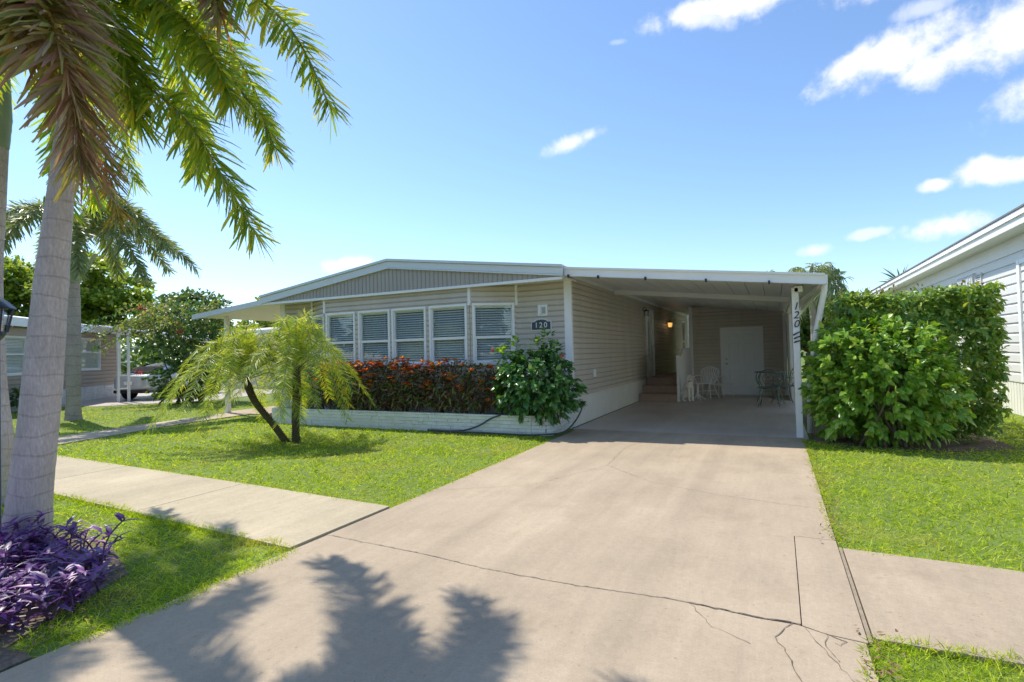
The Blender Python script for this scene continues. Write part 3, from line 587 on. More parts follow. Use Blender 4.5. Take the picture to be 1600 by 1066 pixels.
# gable: boards, fascia, soffit
PX, PZ, GY = -7.55, 3.62, 9.5
gx0, gx1 = -11.52, -3.52
def roofz(x): return PZ-(PX-x)*(PZ-3.09)/(PX+11.5) if x < PX else PZ-(x-PX)*(PZ-3.12)/(-3.5-PX)
MB().prism([(gx0, 0), (gx1, 0), (gx1, .1), (gx0, .1)], 0, 1).mesh('tmp')
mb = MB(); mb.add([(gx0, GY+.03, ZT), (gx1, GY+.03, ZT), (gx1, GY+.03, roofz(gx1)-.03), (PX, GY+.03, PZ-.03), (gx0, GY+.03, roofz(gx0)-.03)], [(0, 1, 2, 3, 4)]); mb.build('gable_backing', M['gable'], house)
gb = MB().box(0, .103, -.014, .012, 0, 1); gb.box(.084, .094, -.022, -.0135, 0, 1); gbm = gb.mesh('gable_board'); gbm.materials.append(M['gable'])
x = gx0+.02
while x < gx1-.11:
    h = min(roofz(x), roofz(x+.1))-.12-ZT
    if h > .01:
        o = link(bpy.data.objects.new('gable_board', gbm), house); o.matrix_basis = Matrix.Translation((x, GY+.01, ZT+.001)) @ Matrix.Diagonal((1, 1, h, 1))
    x += .107
for xa, xb in ((gx0-.04, PX), (PX, gx1+.03)):           # stepped metal fascia
    for y0, y1, za, zb in ((GY-.05, GY-.004, -.185, -.055), (GY-.085, GY-.004, -.05, .0), (GY-.065, GY-.004, -.215, -.19)):
        MB().hexa([(xa, y0, roofz(xa)+za), (xb, y0, roofz(xb)+za), (xb, y1, roofz(xb)+za), (xa, y1, roofz(xa)+za), (xa, y0, roofz(xa)+zb), (xb, y0, roofz(xb)+zb), (xb, y1, roofz(xb)+zb), (xa, y1, roofz(xa)+zb)]).build('fascia', M['fascia'], house)
MB().box(gx0, gx1, GY-.03, GY+.03, ZT-.055, ZT-.002).build('soffit_trim', M['white'], house)
MB().box(gx0, gx1, GY+.032, FY+.2, ZT-.01, ZT+.02).build('soffit', M['white'], house)
mb = MB()
for xa, xb in ((gx0-.04, PX), (PX, gx1+.03)):
    mb.hexa([(xa, GY, roofz(xa)-.02), (xb, GY, roofz(xb)-.02), (xb, 26.9, roofz(xb)-.02), (xa, 26.9, roofz(xa)-.02), (xa, GY, roofz(xa)-.003), (xb, GY, roofz(xb)-.003), (xb, 26.9, roofz(xb)-.003), (xa, 26.9, roofz(xa)-.003)])
mb.build('roof', M['whiteroof'], house)
MB().box(gx1-.1, gx1, GY+.05, 26.6, 2.98, 3.1).build('fascia', M['white'], house); MB().box(gx0, gx0+.1, GY+.05, 26.6, 2.9, 3.05).build('fascia', M['white'], house)
# ---------------------------------------------------------------- text helper
def text_mesh(s, size, depth, font_shear=0):
    c = bpy.data.curves.new('txt', 'FONT'); c.body = s; c.size = size; c.extrude = depth; c.shear = font_shear; c.align_x = 'CENTER'; c.align_y = 'CENTER'
    o = bpy.data.objects.new('txt', c); COL.objects.link(o); dg = bpy.context.evaluated_depsgraph_get(); me = bpy.data.meshes.new_from_object(o.evaluated_get(dg))
    bpy.data.objects.remove(o); bpy.data.curves.remove(c); return me
FRONT = Matrix(((1, 0, 0, 0), (0, 0, -1, 0), (0, 1, 0, 0), (0, 0, 0, 1)))   # text plane -> facing -Y
# number plaque
pl = empty('number_plaque', (-4.2, FY-.03, 2.05), 'arched dark house number plaque reading 120 with pale border', 'sign')
def arch(w, h, rise, y0, y1):
    pts = [(-w/2, -h/2), (w/2, -h/2), (w/2, h/2-rise)]+[(w*.33, h/2-rise)]+[(w*.33*math.cos(t), h/2-rise+rise*math.sin(t)) for t in np.linspace(.25, math.pi-.25, 9)]+[(-w*.33, h/2-rise), (-w/2, h/2-rise)]
    n = len(pts); return MB().add([(x-4.2, y1, z+2.05) for x, z in pts]+[(x-4.2, y0, z+2.05) for x, z in pts], [tuple(range(n)), tuple(range(2*n-1, n-1, -1))]+[(i, n+i, n+(i+1) % n, (i+1) % n) for i in range(n)])
arch(.44, .24, .05, FY-.045, FY-.018).build('border', M['stone'], pl); arch(.40, .20, .045, FY-.055, FY-.046).build('face', M['slate'], pl)
for i, ch in enumerate('120'):
    o = obj('digit', text_mesh(ch, .15, .004), M['white'], pl); o.matrix_basis = Matrix.Translation((-4.2+(i-1)*.1, FY-.06, 2.035)) @ FRONT
vt = empty('wall_vent', (-4.17, FY-.02, 2.33), 'small square white vent box above the number plaque', 'vent')
MB().box(-4.27, -4.06, FY-.05, FY-.015, 2.22, 2.45).build('vent_box', M['white'], vt, .006); MB().box(-4.235, -4.185, FY-.085, FY-.051, 2.25, 2.42).build('flap', M['white'], vt, .004); MB().box(-4.165, -4.10, FY-.06, FY-.051, 2.27, 2.40).build('grille', M['chrome'], vt)
oc = empty('outlet_cover', (FR_+.02, 11.5, 1.0), 'small white outlet cover on the siding behind the hibiscus', 'outlet'); MB().box(FR_+.015, FR_+.06, 11.45, 11.56, .93, 1.09).build('cover', M['white'], oc, .008)
MB().box(FR_+.06, FR_+.066, 11.47, 11.54, .96, 1.06).build('flap', M['white'], oc, .002)
# ================================================================ CARPORT
cp = empty('carport', (-1.5, 14, 0), 'white flat roofed carport on posts attached to the right of the home', 'carport')
def cz(x): return 3.0-(x+3.5)*(3.0-2.52)/4.2
mb = MB(); xa = -3.5; w = .305
while xa < .62:                                         # roof pans with raised seams
    xb = min(xa+w, .7); mb.hexa([(xa+.012, 9.66, cz(xa)), (xb, 9.66, cz(xb)), (xb, 26, cz(xb)), (xa+.012, 26, cz(xa)), (xa+.012, 9.66, cz(xa)+.05), (xb, 9.66, cz(xb)+.05), (xb, 26, cz(xb)+.05), (xa+.012, 26, cz(xa)+.05)])
    MB().hexa([(xa, 9.66, cz(xa)+.012), (xa+.012, 9.66, cz(xa)+.012), (xa+.012, 26, cz(xa)+.012), (xa, 26, cz(xa)+.012), (xa, 9.66, cz(xa)+.05), (xa+.012, 9.66, cz(xa)+.05), (xa+.012, 26, cz(xa)+.05), (xa, 26, cz(xa)+.05)]); xa = xb
mb.build('roof_pan', M['ceil'], cp)
MB().hexa([(-3.5, 9.6, cz(-3.5)+.051), (.72, 9.6, cz(.72)+.051), (.72, 26, cz(.72)+.051), (-3.5, 26, cz(-3.5)+.051), (-3.5, 9.6, cz(-3.5)+.07), (.72, 9.6, cz(.72)+.07), (.72, 26, cz(.72)+.07), (-3.5, 26, cz(-3.5)+.07)]).build('roof_sheet', M['whiteroof'], cp)
def slopebox(x0, x1, y0, y1, dz0, dz1): return MB().hexa([(x0, y0, cz(x0)+dz0), (x1, y0, cz(x1)+dz0), (x1, y1, cz(x1)+dz0), (x0, y1, cz(x0)+dz0), (x0, y0, cz(x0)+dz1), (x1, y0, cz(x1)+dz1), (x1, y1, cz(x1)+dz1), (x0, y1, cz(x0)+dz1)])
slopebox(-3.5, .74, 9.56, 9.6, -.075, .075).build('fascia', M['white'], cp, .004); slopebox(-3.5, .74, 9.53, 9.56, .05, .085).build('fascia_lip', M['white'], cp)
slopebox(-3.5, .74, 9.545, 9.66, -.085, -.0755).build('fascia_return', M['white'], cp)
for x in (-3.42, -2.85, -2.0, -1.0, -.05): slopebox(x, x+.03, 9.5, 9.56, -.115, -.06).build('hook', M['dark'], cp)
MB().box(.7, .78, 9.6, 26, 2.44, 2.58).build('side_gutter', M['white'], cp, .006)
slopebox(-3.55, .62, 13.22, 13.36, -.11, -.001).build('cross_beam', M['ceil'], cp, .004)
MB().box(.33, .45, 10.0, 18.4, 2.38, 2.47).build('side_beam', M['white'], cp, .004)
def post(x, y, z1, w=.09): return MB().box(x-w/2, x+w/2, y-w/2, y+w/2, -.02, z1).build('post', M['white'], cp, .006)
p1 = post(.34, 10.05, 2.45, .10); post(.42, 13.3, 2.38, .1); post(.44, 16.7, 2.38, .1)
MB().tube([(.74, 9.72, 2.46), (.74, 9.76, 2.36), (.62, 9.98, 1.7), (.52, 10.2, .9), (.5, 10.25, .05)], .045, 8).build('downspout', M['white'], cp)
slopebox(.36, .4, 10.05, 10.1, -.05, -.04)
MB().beam((.74, 9.75, 2.46), (.42, 12.2, 2.30), .05, .05).build('brace', M['white'], cp)
for i, ch in enumerate('120'):
    o = obj('digit', text_mesh(ch, .17, .006, .25), M['dark'], cp); o.matrix_basis = Matrix.Translation((.34, 9.99, 2.14-i*.145)) @ FRONT
orn = empty('post_ornament', (.34, 9.99, 1.62), 'small black metal leaf ornament on the front carport post', 'ornament')
for k, (dx, dz, a) in enumerate(((-.01, .06, .9), (.0, .0, .6), (.0, -.06, .35))):
    MB().tube(smooth_path([(.34-.04+dx, 9.99, 1.62+dz-.01), (.34, 9.985, 1.62+dz+.02*a), (.34+.05, 9.985, 1.62+dz+.05*a)]), [.004]+[.012]*8+[.01]*7+[.002], 6).build('leaf', M['dark'], orn)
mb = MB(); y = 16.76                                    # ribbed white screen beside the shed
while y < 18.38: mb.box(.36, .41, y, y+.10, 0, 2.4); mb.box(.375, .40, y+.10, y+.13, 0, 2.4); y += .13
mb.build('screen_panel', M['white'], cp)
# ---------------------------------------------------------------- shed
shed = empty('storage_shed', (-1.1, 20, 0), 'taupe sided storage shed with white six panel door at the carport end', 'shed')
SY = 18.43; sd0, sd1 = -1.53, -.29
siding(shed, (-2.42, SY), (.3, SY), (0, -1), .02, 2.82, M['siding'], holes=[(sd0+2.42, sd1+2.42, .02, 2.13)])
MB().box(-2.47, -2.36, SY-.048, SY+.1, 0, 2.85).build('corner_trim', M['white'], shed, .004); MB().box(.262, .352, SY-.048, SY+.1, 0, 2.5).build('corner_trim', M['white'], shed, .004)
MB().box(-2.42, -2.32, SY+.101, 23, 0, 2.85).build('wall', M['siding'], shed); MB().box(.25, .35, SY+.101, 23, 0, 2.45).build('wall', M['siding'], shed); MB().box(-2.32, .25, 22.9, 23, 0, 2.6).build('wall', M['siding'], shed); MB().box(-2.36, .262, SY-.028, SY+.1, -.02, .019).build('sill', M['skirt'], shed); MB().box(-3.48, -2.43, 25.8, 25.9, 0, 2.9).build('added_passage_wall', M['siding'], shed)  # passage end shut by an added wall that keeps daylight out
mb = MB(); mb.box(sd0, sd0+.09, SY-.04, SY+.02, 0, 2.13); mb.box(sd1-.09, sd1, SY-.04, SY+.02, 0, 2.13); mb.box(sd0+.09, sd1-.09, SY-.04, SY+.02, 2.045, 2.13); mb.build('door_frame', M['white'], shed, .004)
def panel_door(x0, x1, y, z0, z1, parent):
    w = x1-x0; H = z1-z0; mb = MB(); mb.box(x0, x1, y+.012, y+.04, z0, z1)
    xs = [(x0, x0+w*.14), (x0+w*.45, x0+w*.55), (x1-w*.14, x1)]; zr = [(z0, z0+H*.1), (z0+H*.39, z0+H*.47), (z0+H*.80, z0+H*.85), (z0+H*.945, z1)]
    for a, b in xs: mb.box(a, b, y-.018, y+.0115, z0, z1)
    for c, d_ in zr:
        mb.box(xs[0][1], xs[1][0], y-.0176, y+.0115, c, d_); mb.box(xs[1][1], xs[2][0], y-.0176, y+.0115, c, d_)
    dd = mb.build('door', M['door'], parent, .002)
    for a, b in ((xs[0][1], xs[1][0]), (xs[1][1], xs[2][0])):
        for c, d_ in ((zr[0][1], zr[1][0]), (zr[1][1], zr[2][0]), (zr[2][1], zr[3][0])): sub(MB().box(a+.035, b-.035, y-.012, y+.0118, c+.03, d_-.03).build('door_panel', M['door'], None, .010), dd)
    return dd
dd = panel_door(sd0+.09, sd1-.09, SY-.012, .02, 2.04, shed)
sub(MB().lathe([(.03, 0), (.03, .01), (.012, .015), (.012, .04), (.028, .05), (.03, .065), (.015, .08)], n=12).build('knob', M['chrome'], None, 0, Matrix.Translation((sd0+.17, SY-.012, .98)) @ Matrix.Rotation(math.pi/2, 4, 'X')), dd)
sub(MB().lathe([(.03, 0), (.03, .015), (.02, .022)], n=12).build('deadbolt', M['chrome'], None, 0, Matrix.Translation((sd0+.17, SY-.012, 1.12)) @ Matrix.Rotation(math.pi/2, 4, 'X')), dd)
# ---------------------------------------------------------------- steps
st = empty('porch_steps', (-3.0, 16.5, 0), 'three brown painted steps up to the side entrance with white side panel', 'steps')
for i, (y0, z1) in enumerate(((15.78, .21), (16.28, .42), (16.82, .62))):
    MB().box(-3.56, -2.50, y0+.02, (16.28, 16.82, 20.5)[i]+.019, .0, z1-.035).build('riser', M['step'], st); MB().box(-3.565, -2.495, y0, (16.28, 16.82, 20.5)[i]+.017, z1-.0345, z1).build('tread', M['step'], st, .006)
mb = MB(); prof = [(15.85, 0), (18.4, 0), (18.4, 1.52), (17.0, 1.52), (16.75, 1.5), (16.45, 1.36), (16.1, 1.28), (15.85, 1.28)]; n = len(prof)
mb.add([(-2.47, y, z) for y, z in prof]+[(-2.43, y, z) for y, z in prof], [tuple(range(n-1, -1, -1)), tuple(range(n, 2*n))]+[(i, (i+1) % n, n+(i+1) % n, n+i) for i in range(n)]); mb.build('side_panel', M['white'], st)
MB().box(-2.50, -2.42, 15.80, 15.88, 0, 1.31).build('newel_post', M['white'], st, .004)
# ---------------------------------------------------------------- lanterns on the side wall
amber = emis('amber_glass', (1, .48, .12), .9)
def lantern(y, z, label, lit):
    r = empty('wall_lantern', (FR_, y, z), label, 'lantern'); x = FR_+.16
    MB().box(FR_+.012, FR_+.03, y-.06, y+.06, z-.1, z+.1).build('back_plate', M['dark'] if y > 18 else M['white'], r, .004)
    MB().tube([(FR_+.03, y, z+.05), (FR_+.1, y, z+.15), (x, y, z+.13), (x, y, z+.09)], .01, 6).build('arm', M['dark'], r)
    MB().lathe([(.015, .1), (.03, .08), (.1, .05), (.1, .04)], (x, y, z), 8).build('cap', M['dark'], r)
    MB().lathe([(.085, .039), (.07, -.11), (.03, -.12)], (x, y, z), 8).build('glass_body', amber if lit else M['glass'], r)
    for k in range(4):
        a = k*math.pi/2+math.pi/4; MB().beam((x+.088*math.cos(a), y+.088*math.sin(a), z+.039), (x+.072*math.cos(a), y+.072*math.sin(a), z-.115), .01, .01).build('cage_bar', M['dark'], r)
    if lit:
        l = bpy.data.lights.new('lantern_bulb', 'POINT'); l.energy = .35; l.color = (1, .86, .68); l.shadow_soft_size = .12; o = bpy.data.objects.new('lantern_bulb', l); COL.objects.link(o); o.parent = r; o.location = (.36, 0, -.02)
lantern(20.6, 2.42, 'lit amber lantern on the dark side wall behind the entrance door', True)
lantern(16.5, 2.62, 'unlit lantern with white back plate just before the entrance door', False)
# ---------------------------------------------------------------- left carport roof of the home
lc = empty('awning', (-13, 14, 0), 'pale flat awning roof on posts at the left side of the home', 'awning')
def lz(x): return 2.99-(-11.5-x)*(2.99-2.75)/2.8
MB().hexa([(-14.3, 9.5, lz(-14.3)-.13), (-11.56, 9.5, lz(-11.56)-.13), (-11.56, 9.56, lz(-11.56)-.13), (-14.3, 9.56, lz(-14.3)-.13), (-14.3, 9.5, lz(-14.3)), (-11.56, 9.5, lz(-11.56)), (-11.56, 9.56, lz(-11.56)), (-14.3, 9.56, lz(-14.3))]).build('fascia', M['fascia'], lc)
MB().hexa([(-14.3, 9.561, lz(-14.3)-.07), (-11.5, 9.561, lz(-11.5)-.07), (-11.5, 22, lz(-11.5)-.07), (-14.3, 22, lz(-14.3)-.07), (-14.3, 9.561, lz(-14.3)-.01), (-11.5, 9.561, lz(-11.5)-.01), (-11.5, 22, lz(-11.5)-.01), (-14.3, 22, lz(-14.3)-.01)]).build('roof_pan', M['ceil'], lc)
for y in (10.2, 14, 18): MB().box(-13.95, -13.84, y, y+.11, 0, 2.70).build('post', M['ceil'], lc)
# ================================================================ PLANTER
pt = empty('planter', (-6.8, 9.2, 0), 'low white painted stacked stone planter in front of the bay window', 'planter')
MB().prism([(-10.6, 9.09), (-3.75, 9.09), (-3.72, 10.0), (-10.6, 10.0)], -.05, .26).build('soil', M['soil'], pt)
stm = []
for k in range(5):
    r = random.Random(k+40); b = MB(); n = 6; ys = [r.uniform(-.012, .012) for _ in range(n+1)]
    for i in range(n): b.hexa([(i/n, ys[i], 0), ((i+1)/n, ys[i+1], 0), ((i+1)/n, .1, 0), (i/n, .1, 0), (i/n, ys[i]+r.uniform(-.004, .006), 1), ((i+1)/n, ys[i+1]+r.uniform(-.004, .006), 1), ((i+1)/n, .1, 1), (i/n, .1, 1)])
    me = b.mesh('stone'); me.materials.append(M['stone']); stm.append(me)
def stones(a, b, out, z1, parent, course=.068):
    o, d, n, L = frame2(a, b, out); z = -.03; r = random.Random(3)
    while z < z1-.01:
        s = 0
        while s < L-.02:
            l = min(r.uniform(.22, .75), L-s); l = L-s if L-s-l < .12 else l
            ob = link(bpy.data.objects.new('stone', r.choice(stm)), parent); pr = r.uniform(-.008, .012)
            ob.matrix_basis = wallmat4((o.x+d.x*(s+l)+n.x*pr, o.y+d.y*(s+l)+n.y*pr, z), -d, -n) @ Matrix.Diagonal((l-.006, 1, min(course, z1-z)-.005, 1)); s += l
        z += course
stones((-10.65, 9.0), (-4.0, 9.0), (0, -1), .345, pt); stones((-4.0, 9.0), (-3.68, 9.12), (.3, -1), .345, pt); stones((-3.66, 9.14), (-3.64, 10.05), (1, 0), .345, pt)
stones((-10.65, 9.0), (-10.65, 10.0), (-1, 0), .345, pt)
hs = empty('garden_hose', (-4.2, 8.95, 0), 'dark grey garden hose looped along the foot of the planter', 'hose')
MB().tube(smooth_path([(-4.45, 9.05, .365), (-4.75, 8.96, .30), (-5.1, 8.93, .12), (-5.5, 8.91, .025), (-6.2, 8.9, .02), (-5.6, 8.84, .02), (-4.8, 8.87, .02), (-4.1, 8.84, .02), (-3.75, 8.9, .03), (-3.5, 9.3, .03), (-3.45, 9.8, .16), (-3.46, 10.25, .36), (-3.52, 10.45, .5)], 10), .016, 8).build('hose_tube', M['slate'], hs)
MB().tube([(-3.58, 10.45, .5), (-3.5, 10.45, .5)], .028, 8).build('tap', M['chrome'], hs)
# ================================================================ PALMS
def frond(parent, pts, n, ln, wd, mat, rmat, rings=3, sweep=.55, droop=.35, r0=.022, start=.12, hang=0, name='frond', flat=False, seed=0, lift=.0):
    """one pinnate frond: arched midrib (part) and its leaflets (sub-part)"""
    g = np.random.default_rng(seed+17); path = smooth_path(pts, 14); A = np.array([list(p) for p in path]); m = len(A)
    rb = MB().tube(path, [r0*(1-.85*i/(m-1)) for i in range(m)], 6).build(name, rmat, parent)
    seg = np.linalg.norm(np.diff(A, axis=0), axis=1); cum = np.concatenate([[0], np.cumsum(seg)])/seg.sum()
    t = np.repeat(np.linspace(start, 1, n), rings)+g.uniform(-.4, .4, n*rings)/n; t = np.clip(t, start*.8, 1); N = len(t)
    P = np.stack([np.interp(t, cum, A[:, k]) for k in range(3)], 1); T = unit(np.stack([np.interp(np.clip(t+.02, 0, 1), cum, A[:, k])-np.interp(np.clip(t-.03, 0, 1), cum, A[:, k]) for k in range(3)], 1))
    S = unit(np.cross(T, np.tile([0, 0, 1.], (N, 1)))+1e-6); U = np.cross(S, T)
    side = np.where(g.random(N) < .5, -1, 1)
    ang = (g.normal(0, .22, N)+lift) if flat else g.uniform(-1.15, 1.3, N)            # angle above/below the frond plane
    sw = sweep+.35*t+g.normal(0, .1, N)
    D = unit(S*(side*np.cos(ang)*np.cos(sw))[:, None]+U*(np.sin(ang)*np.cos(sw))[:, None]+T*np.sin(sw)[:, None]+np.array([0, 0, -hang])*g.random(N)[:, None])
    L = ln*np.sin(np.clip(.35+t*2.5, 0, 2.5))**.8*g.uniform(.75, 1.12, N)
    Nn = unit(np.cross(D, np.cross(U, D))+g.normal(0, .35, (N, 3)))
    V, F = leaves(P, D, Nn, L, wd*g.uniform(.7, 1.25, N), 'strip' if not flat else 'lance', droop*g.uniform(.4, 1.6, N), .12)
    lf = obj('leaflets', npmesh('leaflets', V, F, True), mat); lf.parent = rb; lf['kind'] = 'stuff'; return rb
def trunk(parent, pts, rad, mat, n=20, name='trunk', k=10):
    path = smooth_path(pts, k); r = np.interp(np.linspace(0, 1, len(path)), np.linspace(0, 1, len(rad)), rad); rr = random.Random(3)
    return MB().tube(path, [x*rr.uniform(.985, 1.015) for x in r], n).build(name, mat, parent)
def arc(c, az, reach, rise, drop, mid=.5, twist=0):
    """control points of an arching frond from crown point c"""
    a = math.radians(az); d = Vector((math.cos(a), math.sin(a), 0)); s = Vector((-d.y, d.x, 0))*twist; c = Vector(c)
    return [c, c+d*reach*.25+Vector((0, 0, rise*.75)), c+d*reach*mid+s*.5+Vector((0, 0, rise)), c+d*reach*.82+s*.9+Vector((0, 0, rise*.3-drop*.45)), c+d*reach+s+Vector((0, 0, -drop))]
# near foxtail palm at the left edge
fp = empty('foxtail_palm', (-5.8, 2.39, 0), 'tall near foxtail palm with leaning grey ringed trunk beside the purple plants', 'palm tree')
trunk(fp, [(-5.83, 2.38, -.1), (-5.79, 2.39, .35), (-5.72, 2.41, .84), (-5.64, 2.42, 1.33), (-5.53, 2.44, 2.2), (-5.38, 2.46, 3.12), (-5.27, 2.47, 3.75)], [.19, .155, .143, .138, .119, .086, .074], M['palm_bark'], 28)
trunk(fp, [(-5.27, 2.47, 3.74), (-5.2, 2.48, 4.05), (-5.13, 2.48, 4.4), (-5.07, 2.48, 4.66)], [.08, .09, .08, .05], M['shaft'], 20, 'crownshaft')
C = (-5.07, 2.48, 4.62)
near_fronds = [
 ([C, (-4.5, 2.62, 4.95), (-3.93, 2.81, 4.62), (-3.24, 2.93, 4.02), (-2.94, 3.06, 3.36)], 'fox', 95, .40),
 ([C, (-4.75, 2.7, 4.55), (-4.23, 3.01, 4.05), (-3.9, 3.2, 3.6), (-3.78, 3.26, 3.30)], 'fox', 80, .36),
 ([C, (-4.75, 2.5, 4.2), (-4.45, 2.55, 3.75), (-4.0, 2.68, 3.3), (-3.59, 2.9, 2.47)], 'fox', 100, .40),
 ([C, (-4.65, 2.05, 4.5), (-4.28, 1.88, 3.88), (-4.08, 1.89, 3.4), (-4.04, 1.96, 2.8)], 'fox_dry', 130, .46),
 ([C, (-4.8, 2.0, 4.75), (-4.52, 1.82, 4.3), (-4.36, 1.76, 3.95), (-4.3, 1.74, 3.6)], 'fox_orange', 120, .48),
 ([C, (-4.7, 2.6, 4.6), (-4.3, 2.75, 4.35), (-3.95, 2.8, 3.95), (-3.78, 2.85, 3.55)], 'fox', 90, .42),
 ([C, (-4.85, 2.45, 4.5), (-4.6, 2.42, 4.25), (-4.42, 2.42, 3.8), (-4.32, 2.45, 3.35)], 'fox', 90, .42),
 ([C, (-5.3, 2.2, 4.8), (-5.5, 2.0, 4.5), (-5.6, 1.95, 4.0), (-5.62, 1.95, 3.5)], 'fox', 80, .40),
 ([C, (-5.6, 2.6, 4.75), (-6.1, 2.8, 4.4), (-6.45, 2.95, 3.8), (-6.5, 3.0, 3.1)], 'fox', 80, .4),
 ([C, (-5.2, 3.0, 4.8), (-5.3, 3.3, 4.7), (-5.4, 3.6, 4.2), (-5.45, 3.7, 3.5)], 'fox', 80, .4),
 ([C, (-4.9, 3.0, 4.9), (-4.6, 3.3, 4.6), (-4.35, 3.5, 4.1), (-4.2, 3.6, 3.5)], 'fox', 80, .4),
 ([C, (-5.05, 2.0, 5.2), (-5.3, 1.4, 5.3), (-5.6, .8, 4.9), (-5.8, .4, 4.2)], 'fox', 80, .4),
 ([C, (-5.5, 2.2, 5.0), (-6.0, 1.8, 5.0), (-6.5, 1.5, 4.5), (-6.8, 1.3, 3.8)], 'fox', 80, .4),
 ([C, (-4.6, 2.1, 5.1), (-4.0, 1.7, 5.15), (-3.45, 1.4, 4.8), (-3.1, 1.2, 4.15)], 'fox', 90, .4),
 ([C, (-5.0, 2.5, 5.2), (-4.7, 2.45, 5.7), (-4.2, 2.4, 5.9), (-3.6, 2.4, 5.6)], 'fox', 90, .4),
 ([C, (-5.2, 2.6, 5.2), (-5.4, 2.9, 5.8), (-5.7, 3.2, 6.0), (-6.2, 3.6, 5.7)], 'fox', 80, .4),
 ([C, (-4.7, 2.55, 4.95), (-4.3, 2.65, 4.9), (-3.9, 2.72, 4.6), (-3.75, 2.75, 4.15)], 'fox_dry', 80, .34)]
for i, (p, m, n, ln) in enumerate(near_fronds):
    dry = m != 'fox'
    frond(fp, p, int(n*1.15), ln*(.82 if not dry else 1), .021, G[m], M['rachis_dry'] if dry else M['rachis'], 5, .42, .22, .024, .15, .12 if not dry else .18, seed=i)
# second foxtail palm, trunk at the very edge of the view
f2 = empty('foxtail_palm', (-7.75, 2.9, 0), 'slimmer foxtail palm partly behind the lamp post at the left edge', 'palm tree')
trunk(f2, [(-7.72, 2.92, -.1), (-7.63, 2.89, .67), (-7.68, 2.86, 1.3), (-7.70, 2.84, 2.42), (-7.64, 2.86, 3.3), (-7.58, 2.87, 3.9)], [.13, .115, .11, .105, .095, .085], M['palm_bark'], 20)
trunk(f2, [(-7.58, 2.87, 3.89), (-7.55, 2.87, 4.2), (-7.52, 2.87, 4.6), (-7.5, 2.87, 4.9)], [.09, .105, .08, .05], M['shaft'], 16, 'crownshaft')
C = (-7.5, 2.87, 4.85)
for i, (az, rc, ri, dp) in enumerate([(15, 1.6, .45, .9), (70, 1.2, .3, 1.1), (115, 1.3, .3, 1.2), (165, 2.0, .5, .9), (215, 2.0, .4, 1.0), (260, 2.0, .3, .9), (330, 1.7, .15, 1.5), (30, 1.2, .05, 1.75), (300, 1.9, .8, .4)]):
    frond(f2, arc(C, az, rc, ri, dp), 75, .34, .022, G['fox' if i != 7 else 'fox_orange'], M['rachis'], 5, .42, .25, .024, .15, .12, seed=40+i)
# foxtail palm standing on the far lawn
f3 = empty('foxtail_palm', (-17.06, 8.0, 0), 'foxtail palm with green crownshaft on the grass beyond the path', 'palm tree')
trunk(f3, [(-17.06, 8.0, -.1), (-17.06, 8.0, .4), (-17.02, 8.0, 1.5), (-17.0, 7.98, 2.4), (-16.97, 7.97, 3.7)], [.22, .165, .16, .175, .15], M['palm_bark_far'], 20)
trunk(f3, [(-16.97, 7.97, 3.69), (-16.93, 7.98, 3.95), (-16.87, 8.0, 4.5), (-16.82, 8.0, 5.0)], [.17, .19, .15, .10], M['shaft'], 16, 'crownshaft')
MB().hexa([(-16.75, 8.0, 3.72), (-16.72, 7.9, 3.74), (-16.72, 8.05, 3.74), (-16.78, 8.05, 3.72), (-16.36, 8.25, 4.42), (-16.34, 8.15, 4.42), (-16.34, 8.22, 4.44), (-16.36, 8.28, 4.44)]).build('leaf_sheath', M['shaft'], f3)
MB().tube(smooth_path([(-16.75, 7.85, 3.95), (-16.6, 7.7, 4.0), (-16.55, 7.65, 3.85), (-16.58, 7.66, 3.6)]), .05, 6).build('flower_stalk', M['rachis_dry'], f3)
C = (-16.82, 8.0, 4.95)
for i, (az, rc, ri, dp) in enumerate([(20, 3.0, .75, .5), (45, 3.1, .25, .8), (5, 2.8, .1, 1.3), (60, 2.4, .9, .0), (90, 2.7, .6, .6), (130, 2.7, .6, .7), (175, 2.7, .6, .6), (215, 2.7, .7, .6), (255, 2.6, .5, .8), (300, 2.6, .5, .7), (335, 2.4, .2, 1.2), (30, 1.8, 1.2, -.6)]):
    frond(f3, arc(C, az, rc*.9, ri, dp), 85, .42, .034, G['fox_far'], M['rachis'], 5, .42, .22, .03, .12, .1, seed=70+i)
# pygmy date palm with two stems
dp_ = empty('date_palm', (-7.9, 7.1, 0), 'small double stemmed feathery date palm on the front lawn', 'palm tree')
for i, (pts, rad) in enumerate([([(-7.79, 7.09, -.05), (-7.80, 7.09, .4), (-7.79, 7.11, .8), (-7.79, 7.12, 1.38)], [.068, .056, .06, .08]), ([(-7.98, 7.06, -.05), (-8.2, 6.95, .3), (-8.48, 6.8, .72), (-8.6, 6.74, 1.02), (-8.66, 6.7, 1.2)], [.062, .055, .056, .06, .08])]):
    t = trunk(dp_, pts, rad, M['date_bark'], 14)
    bo = MB(); pth = smooth_path(pts, 14); r = random.Random(i)
    for k, p in enumerate(pth):                          # old leaf-base knobs
        for q in range(5):
            a = q*2.4+k*1.1; rr = np.interp(k/len(pth), np.linspace(0, 1, len(rad)), rad); c = p+Vector((math.cos(a), math.sin(a), 0))*rr*.92
            bo.beam(c, c+Vector((math.cos(a)*.5, math.sin(a)*.5, .8))*.03, .028, .014)
    o = bo.build('leaf_bases', M['date_bark']); o.parent = t; o['kind'] = 'stuff'
k = 0
